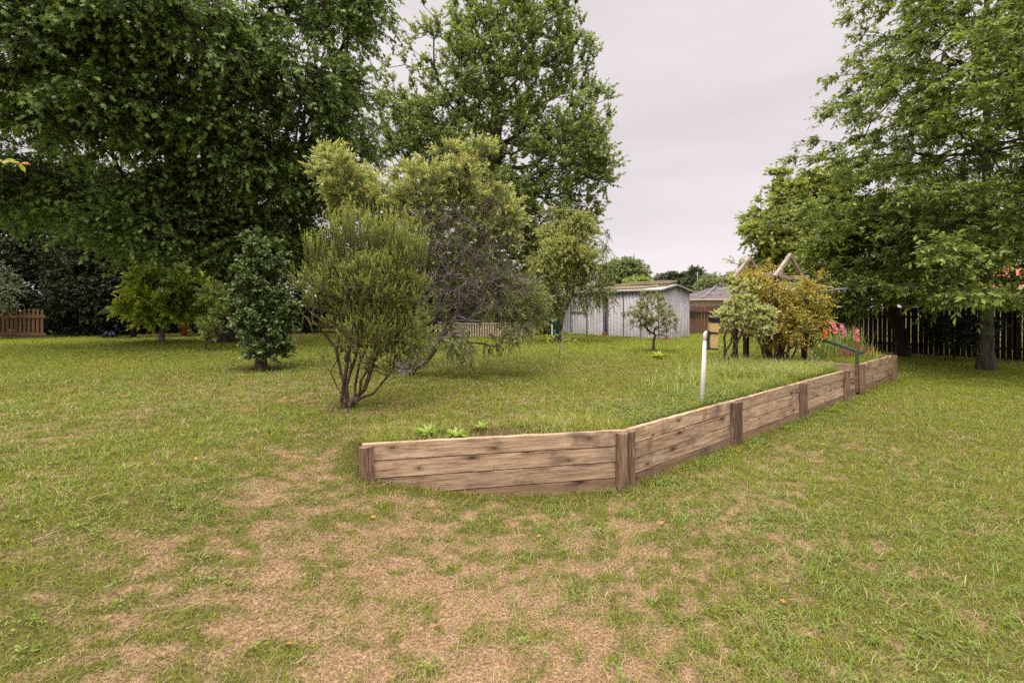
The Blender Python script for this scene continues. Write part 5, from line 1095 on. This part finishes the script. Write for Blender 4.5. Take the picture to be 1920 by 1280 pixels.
# iris-like sword clumps beside the white post
for px_, Y_, n_, h0, h1, lab in ((1262, 6.6, 13, .16, .36, 'spiky clump of upright sword leaves left of the white post'), (1302, 7.3, 9, .2, .42, 'thin sword leaves growing directly behind the white post'), (1345, 6.9, 5, .12, .3, 'sparse sword leaves right of the white post'), (1115, 5.6, 6, .1, .2, 'small tuft of red-tipped blades near the wall corner'), (1235, 7.4, 8, .15, .32, 'pale sword leaves farther left of the white post')):
    x, y, z = gpt(px_, Y_, 0); r_ = empty('sword_plant', (x, y, z), lab, 'plant'); swords(r_, 'leaves', M['glad'], x, y, .09, .08, n_, h0, h1, .016, rng, .45)
def rosette(px_, py_, n, L, lab, seed, mat='cover2', W=.02):
    Y = HC - .55; Y = F * (HC - .55) / (py_ - HOR); x = (px_ - 960) / F * Y; z = gz(x, Y) + .012; rg2 = np.random.default_rng(seed); a = rg2.uniform(0, 2 * PI, n); P = np.stack([x + np.cos(a) * .012, Y + np.sin(a) * .012, np.full(n, z)], 1)
    D = np.stack([np.cos(a), np.sin(a), rg2.uniform(.2, 1.1, n)], 1); o = link('rosette_weed', leaf_mesh('rosette_weed', P, D, np.tile([0, 0, 1.], (n, 1)) + rg2.normal(0, .2, (n, 3)), L * rg2.uniform(.6, 1.2, n), np.full(n, W), 'oval', rg2.uniform(0, 1, n), rg2.uniform(0, 1, n), (x, Y, z)), M[mat], None, (x, Y, z)); tag(o, lab, 'weed')
M['cover2'] = leaf_mat('bright weed leaves', (.22, .34, .05), (.36, .48, .09), (.42, .52, .12), .3)
rosette(800, 812, 60, .12, 'bright green rosette weed in the bare soil, left one of the pair above the sleepers', 1); rosette(857, 817, 70, .12, 'bright green rosette weed in the bare soil, right one of the pair above the sleepers', 2)
rosette(902, 803, 24, .09, 'ragged green weed beside the bare soil patch behind the wall', 3); rosette(1236, 672, 40, .22, 'low fern-like weed on the lawn in front of the shed', 4, 'cit', .05)
rgw = np.random.default_rng(77)
Xw, Yw = wedge(900, 2.0, 12, 1.3, rgw); k = (sst(.45, .65, fbm(Xw * 1.3, Yw * 1.3, 131)) > rgw.uniform(size=len(Xw))) & clear(Xw, Yw); Xw, Yw = Xw[k], Yw[k]
q = 16; a = rgw.uniform(0, 2 * PI, len(Xw) * q); r_ = rgw.uniform(0, .05, len(a)); X = np.repeat(Xw, q) + np.cos(a) * r_; Y = np.repeat(Yw, q) + np.sin(a) * r_; P = np.stack([X, Y, ground(X, Y) + .012 + rgw.uniform(0, .014, len(X))], 1)
tag(link('flat_weeds', leaf_mesh('flat_weeds', P, unit(np.stack([np.cos(a), np.sin(a), rgw.uniform(.0, .5, len(a))], 1)), unit(np.array([0, 0, 1.]) + rgw.normal(0, .25, P.shape)), rgw.uniform(.012, .028, len(a)), rgw.uniform(.007, .013, len(a)), 'oval', rgw.uniform(0, 1, len(a)), rgw.uniform(0, 1, len(a)), (0, 0, 0)), M['clover']), kind='stuff')
# dead twigs and straw lying on the turf
n = 1500; Xs, Ys = wedge(n, 1.9, 11, 1.3, rgw); az = rgw.uniform(0, PI, n); Ls = rgw.uniform(.03, .10, n); zz = ground(Xs, Ys) + rgw.uniform(.012, .035, n); Dv = np.stack([np.cos(az), np.sin(az), rgw.normal(0, .15, n)], 1) * Ls[:, None]
A_ = np.stack([Xs, Ys, zz], 1); co, idx = seg_mesh('', A_, A_ + Dv, np.full(n, .0013), np.full(n, .0009), Dv, Dv, 3, (0, 0, 0)); tag(link('dead_straw', mesh_np('dead_straw', co, idx, 4), plain_mat('dead straw', (.45, .30, .16), (.66, .52, .34), .9, sc=3)), kind='stuff')
# white daisies by the low fence
M['petal'] = plain_mat('white petals', 'f0ece6', 'ffffff', .6)
for i, (px_, py_) in enumerate(((1399, 674), (1522, 670), (1528, 667), (1535, 671), (1515, 672))):
    x, y, z = at(px_, py_, 10.6); m_ = MB(); m_.tube([(x, y, z - .09), (x, y, z)], .003, 4); m_.tube([(x, y, z), (x, y, z + .012), (x, y, z + .02)], [.006, .022, .01], 9); o = m_.build('daisy', M['petal'], None, (x, y, z - .09)); tag(o, 'single white daisy at the foot of the dark low fence post' if i == 0 else 'small white daisy in the long grass below the handrail', 'flower', None if i == 0 else 'daisies below the handrail')
# fallen leaves
M['fall'] = leaf_mat('fallen leaf', (.55, .16, .04), (.6, .3, .1), (.5, .2, .06), .2, .7)
rr = random.Random(21); proto = None
for i, (px_, py_) in enumerate(((367, 865), (1462, 833), (1607, 837), (1545, 836), (1280, 765), (470, 905), (1240, 985), (700, 975), (127, 672), (330, 640), (290, 668), (1467, 1133), (820, 1180), (540, 1215), (1010, 1010))):
    Y = F * HC / (py_ - HOR); x = (px_ - 960) / F * Y
    for _ in range(4): Y = F * (HC - gz(x, Y)) / (py_ - HOR); x = (px_ - 960) / F * Y
    z = gz(x, Y) + .022
    if proto is None:
        me = leaf_mesh('fallen_leaf', np.array([[0, -.02, 0.]]), np.array([[0, 1., .1]]), np.array([[0, 0, 1.]]), np.array([.045]), np.array([.026]), 'oval', np.array([.3]), np.array([.5]), (0, 0, 0)); proto = link('fallen_leaf', me, M['fall'], None)
        o = proto
    else: o = proto.copy(); col.objects.link(o)
    o.location = (x, Y, z); o.rotation_euler = (rr.uniform(-.4, .4), rr.uniform(-.4, .4), rr.uniform(0, 6)); s_ = 1 + max(0, Y - 5) * .06; o.scale = (s_,) * 3
    tag(o, 'small curled orange-brown leaf fallen on the mown lawn', 'fallen leaf', 'fallen leaves on the lawn')
# leaf spray hanging in at the left edge
M['yl'] = leaf_mat('yellow lime leaf', (.40, .42, .06), (.5, .48, .08), (.65, .3, .06), .4)
rng = np.random.default_rng(3); p = np.array(at(-30, 300, 4.2)); pe = np.array(at(55, 308, 4.2)); n = 12; s = rng.uniform(0, 1, n); P = p + (pe - p) * s[:, None]; root = empty('leafy_twig', p, 'lime yellow leaves on a thin twig poking in at the left edge', 'twig')
link('leaves', leaf_mesh('leaves', P, np.tile(pe - p, (n, 1)) + rng.normal(0, .12, (n, 3)), rng.normal(0, .3, (n, 3)) + [0, -.6, .8], np.full(n, .09), np.full(n, .04), 'oval', rng.uniform(0, 1, n), (s > .8) * 1., p), M['yl'], root, p); MB().tube([p - [2.2, 0, -.25], p, pe], .004, 5).build('stem', BK2, root)

# ================================================================== distance
def far_tree(name, label, px_, Y, blobs, mat, seed, L=.35, lt=1.2, tpl='dia', n_l=12, h=2.5, r0=.25):
    b = gpt(px_, Y, -.3); layered(name, label, 'tree', b, up(b, (0, 0, h * .6), (0, 0, h)), r0, [dict(blobs=blobs, mat=mat, tpl=tpl, shell=.5, sp=dict(m=6, lt=lt, wo=.7, wu=.4, wr=.7, nl=n_l, L=L, W=L * .5, splay=.9, nr=.7))], BK1, seed, sk=dict(c=.3, step=1.2, rtip=.02), twr=.012, sides=6)
M['far1'] = leaf_mat('distant grey green leaves', (.10, .14, .05), (.22, .27, .11), (.27, .31, .13), .25, .6); M['far2'] = leaf_mat('distant dark leaves', (.04, .065, .03), (.09, .12, .055), (.12, .15, .07), .2, .6)
far_tree('gum_tree', 'rounded grey-green tree rising behind the left half of the shed roof', 1170, 42, [px_blob(1170, 512, 42, 36, 18, 2.0, 170), px_blob(1150, 530, 42, 36, 20, 2, 80), px_blob(1190, 528, 41, 18, 12, 1.4, 40)], M['far1'], 61, .22, .7)
far_tree('garden_tree', 'small mid green tree just above the shed roof ridge', 1205, 36, [px_blob(1195, 537, 36, 22, 9, 1.2, 50)], M['liq'], 62, .2, .5, h=1.5)
far_tree('dark_pine_tree', 'low dark rounded tree beside the power pole', 1262, 70, [px_blob(1262, 530, 70, 26, 12, 2.5, 70), px_blob(1246, 531, 70, 10, 6, 2, 20)], M['far2'], 63, .45, 1.0)
far_tree('conifer_tree', 'small pointed conifer above the far tiled roof', 1303, 66, [px_blob(1303, 533, 66, 20, 10, 1.6, 50), px_blob(1303, 522, 66, 12, 7, 1, 24), px_blob(1303, 514, 66, 5, 5, .6, 10)], M['far2'], 64, .4, .9)
far_tree('thin_tree', 'wispy thin-leaved tree between the far roof and the arbour', 1350, 60, [px_blob(1335, 532, 60, 24, 10, 1.6, 30), px_blob(1375, 533, 60, 22, 14, 1.6, 36), px_blob(1350, 538, 58, 40, 9, 1.6, 50)], M['far1'], 65, .3, .9, n_l=7)
far_tree('garden_tree', 'mid green tree in the gap between the yellowing bush and the golden tree', 1400, 30, [px_blob(1405, 520, 30, 22, 24, 1.2, 60)], M['ylw'], 66, .15, .5)
# houses
M['tile'] = plain_mat('grey roof tiles', '5f5a5c', '7d787a', .8, sc=3); M['tiler'] = plain_mat('orange red roof tiles', 'b0614a', 'cc7f66', .8, sc=3); M['render'] = plain_mat('beige brick wall', 'b3a594', 'c4b6a5', .9, sc=2); M['fascia'] = plain_mat('cream fascia', 'cfc3a0', 'ddd2b2', .6)
M['glass'] = Mat('window glass').bsdf('2b3238', .1, spec=.6)
def hip_house(cx, cy, lx, ly, rot, ze, zr, label, tile, name='house', win=True):
    root = empty(name, (cx, cy, 0), label, 'house'); mt = Matrix.Translation((cx, cy, 0)) @ Matrix.Rotation(rot, 4, 'Z'); ov = .55
    def tr(p): return tuple(mt @ Vector(p))
    m_ = MB(); m_.box((cx, cy, ze / 2 - .1), (lx, ly, ze + .1), rot); wl = m_.build('wall', M['render'], root)
    bm = bmesh.new(); hx, hy = lx / 2 + ov, ly / 2 + ov; rl = max(.2, hx - hy)
    n = 16
    def strip(a0, a1, b0, b1):
        prev = None
        for i in range(n + 1):
            t = i / n
            for dz in ((.0, .035) if i < n else (.0,)):
                q0 = Vector(a0).lerp(Vector(b0), t); q1 = Vector(a1).lerp(Vector(b1), t); v = (bm.verts.new(tr(q0 + Vector((0, 0, dz)))), bm.verts.new(tr(q1 + Vector((0, 0, dz)))))
                if prev: bm.faces.new((prev[0], prev[1], v[1], v[0]))
                prev = v
    c = [(-hx, -hy, ze), (hx, -hy, ze), (hx, hy, ze), (-hx, hy, ze)]; r1 = (-rl, 0, zr); r2 = (rl, 0, zr)
    strip(c[0], c[1], r1, r2); strip(c[1], c[2], r2, r2); strip(c[2], c[3], r2, r1); strip(c[3], c[0], r1, r1)
    bmesh.ops.translate(bm, verts=bm.verts, vec=-wloc(root)); me = bpy.data.meshes.new('roof'); bm.to_mesh(me); bm.free(); rf = link('roof', me, tile, root, wloc(root))
    m_ = MB()
    for a, b in ((c[0], r1), (c[1], r2), (r1, r2)): m_.bar(Vector(tr(a)) + Vector((0, 0, .05)), Vector(tr(b)) + Vector((0, 0, .08)), .22, .12)
    m_.build('ridge_tiles', tile, rf)
    m_ = MB()
    for a, b in ((0, 1), (1, 2), (2, 3), (3, 0)): m_.bar(Vector(tr(c[a])) - Vector((0, 0, .08)), Vector(tr(c[b])) - Vector((0, 0, .08)), .12, .16)
    m_.build('gutter', M['fascia'], root)
    if win:
        m_ = MB(); p = tr((-lx * .2, -ly / 2 - .02, ze - 1.1)); m_.box(p, (1.4, .06, 1.0), rot); m_.build('window', M['glass'], root)
hip_house(24.6, 55.5, 9, 6.5, R(8), 2.62, 4.05, 'beige brick house with a grey tiled hip roof beyond the reddish brown fence', M['tile'])
hip_house(34.0, 66, 13, 8, R(5), 2.7, 4.2, 'farther grey tiled house showing only its roof behind the clothes pegs', M['tile'], win=False)
hip_house(28.5, 26.0, 7, 6, R(25), 2.75, 4.3, 'house with an orange-red tiled roof glimpsed through the right-hand oak', M['tiler'])
x, y, z = at(1626, 570, 30); hip_house(x, y, 2.2, 2.0, R(30), 1.7, 2.25, 'little pale-roofed garden building peeping over the dark fence', plain_mat('pale roof', 'b9bcc4', 'cfd2d8', .5), name='outbuilding', win=False)
x, y, z = at(1233, 512, 62); pl_ = empty('power_pole', (x, y, 0), 'wooden power pole with a short cross-arm above the shed roof', 'power pole')
MB().tube([(x, y, -.3), (x, y, z)], [.2, .15], 10).build('pole', BK1, pl_); MB().bar((x - 1.25, y - .1, z - .75), (x + 1.25, y - .1, z - .85), .14, .14).build('cross_arm', BK1, pl_)
for q in (-1.1, -.5, .5, 1.1): MB().tube([(x + q, y - .1, z - .72), (x + q, y - .1, z - .5)], [.07, .05], 8).build('insulator', M['black'], pl_)
x, y, z = at(1308, 518, 58); tag(MB().tube([(x, y, 3.9), (x, y, z + .5)], .025, 6).bar((x - .35, y, z + .45), (x + .35, y, z + .45), .02, .02).bar((x - .25, y, z + .25), (x + .25, y, z + .25), .02, .02).build('aerial', M['steel'], None, (x, y, 3.9)), 'thin television aerial on the far tiled roof', 'aerial')
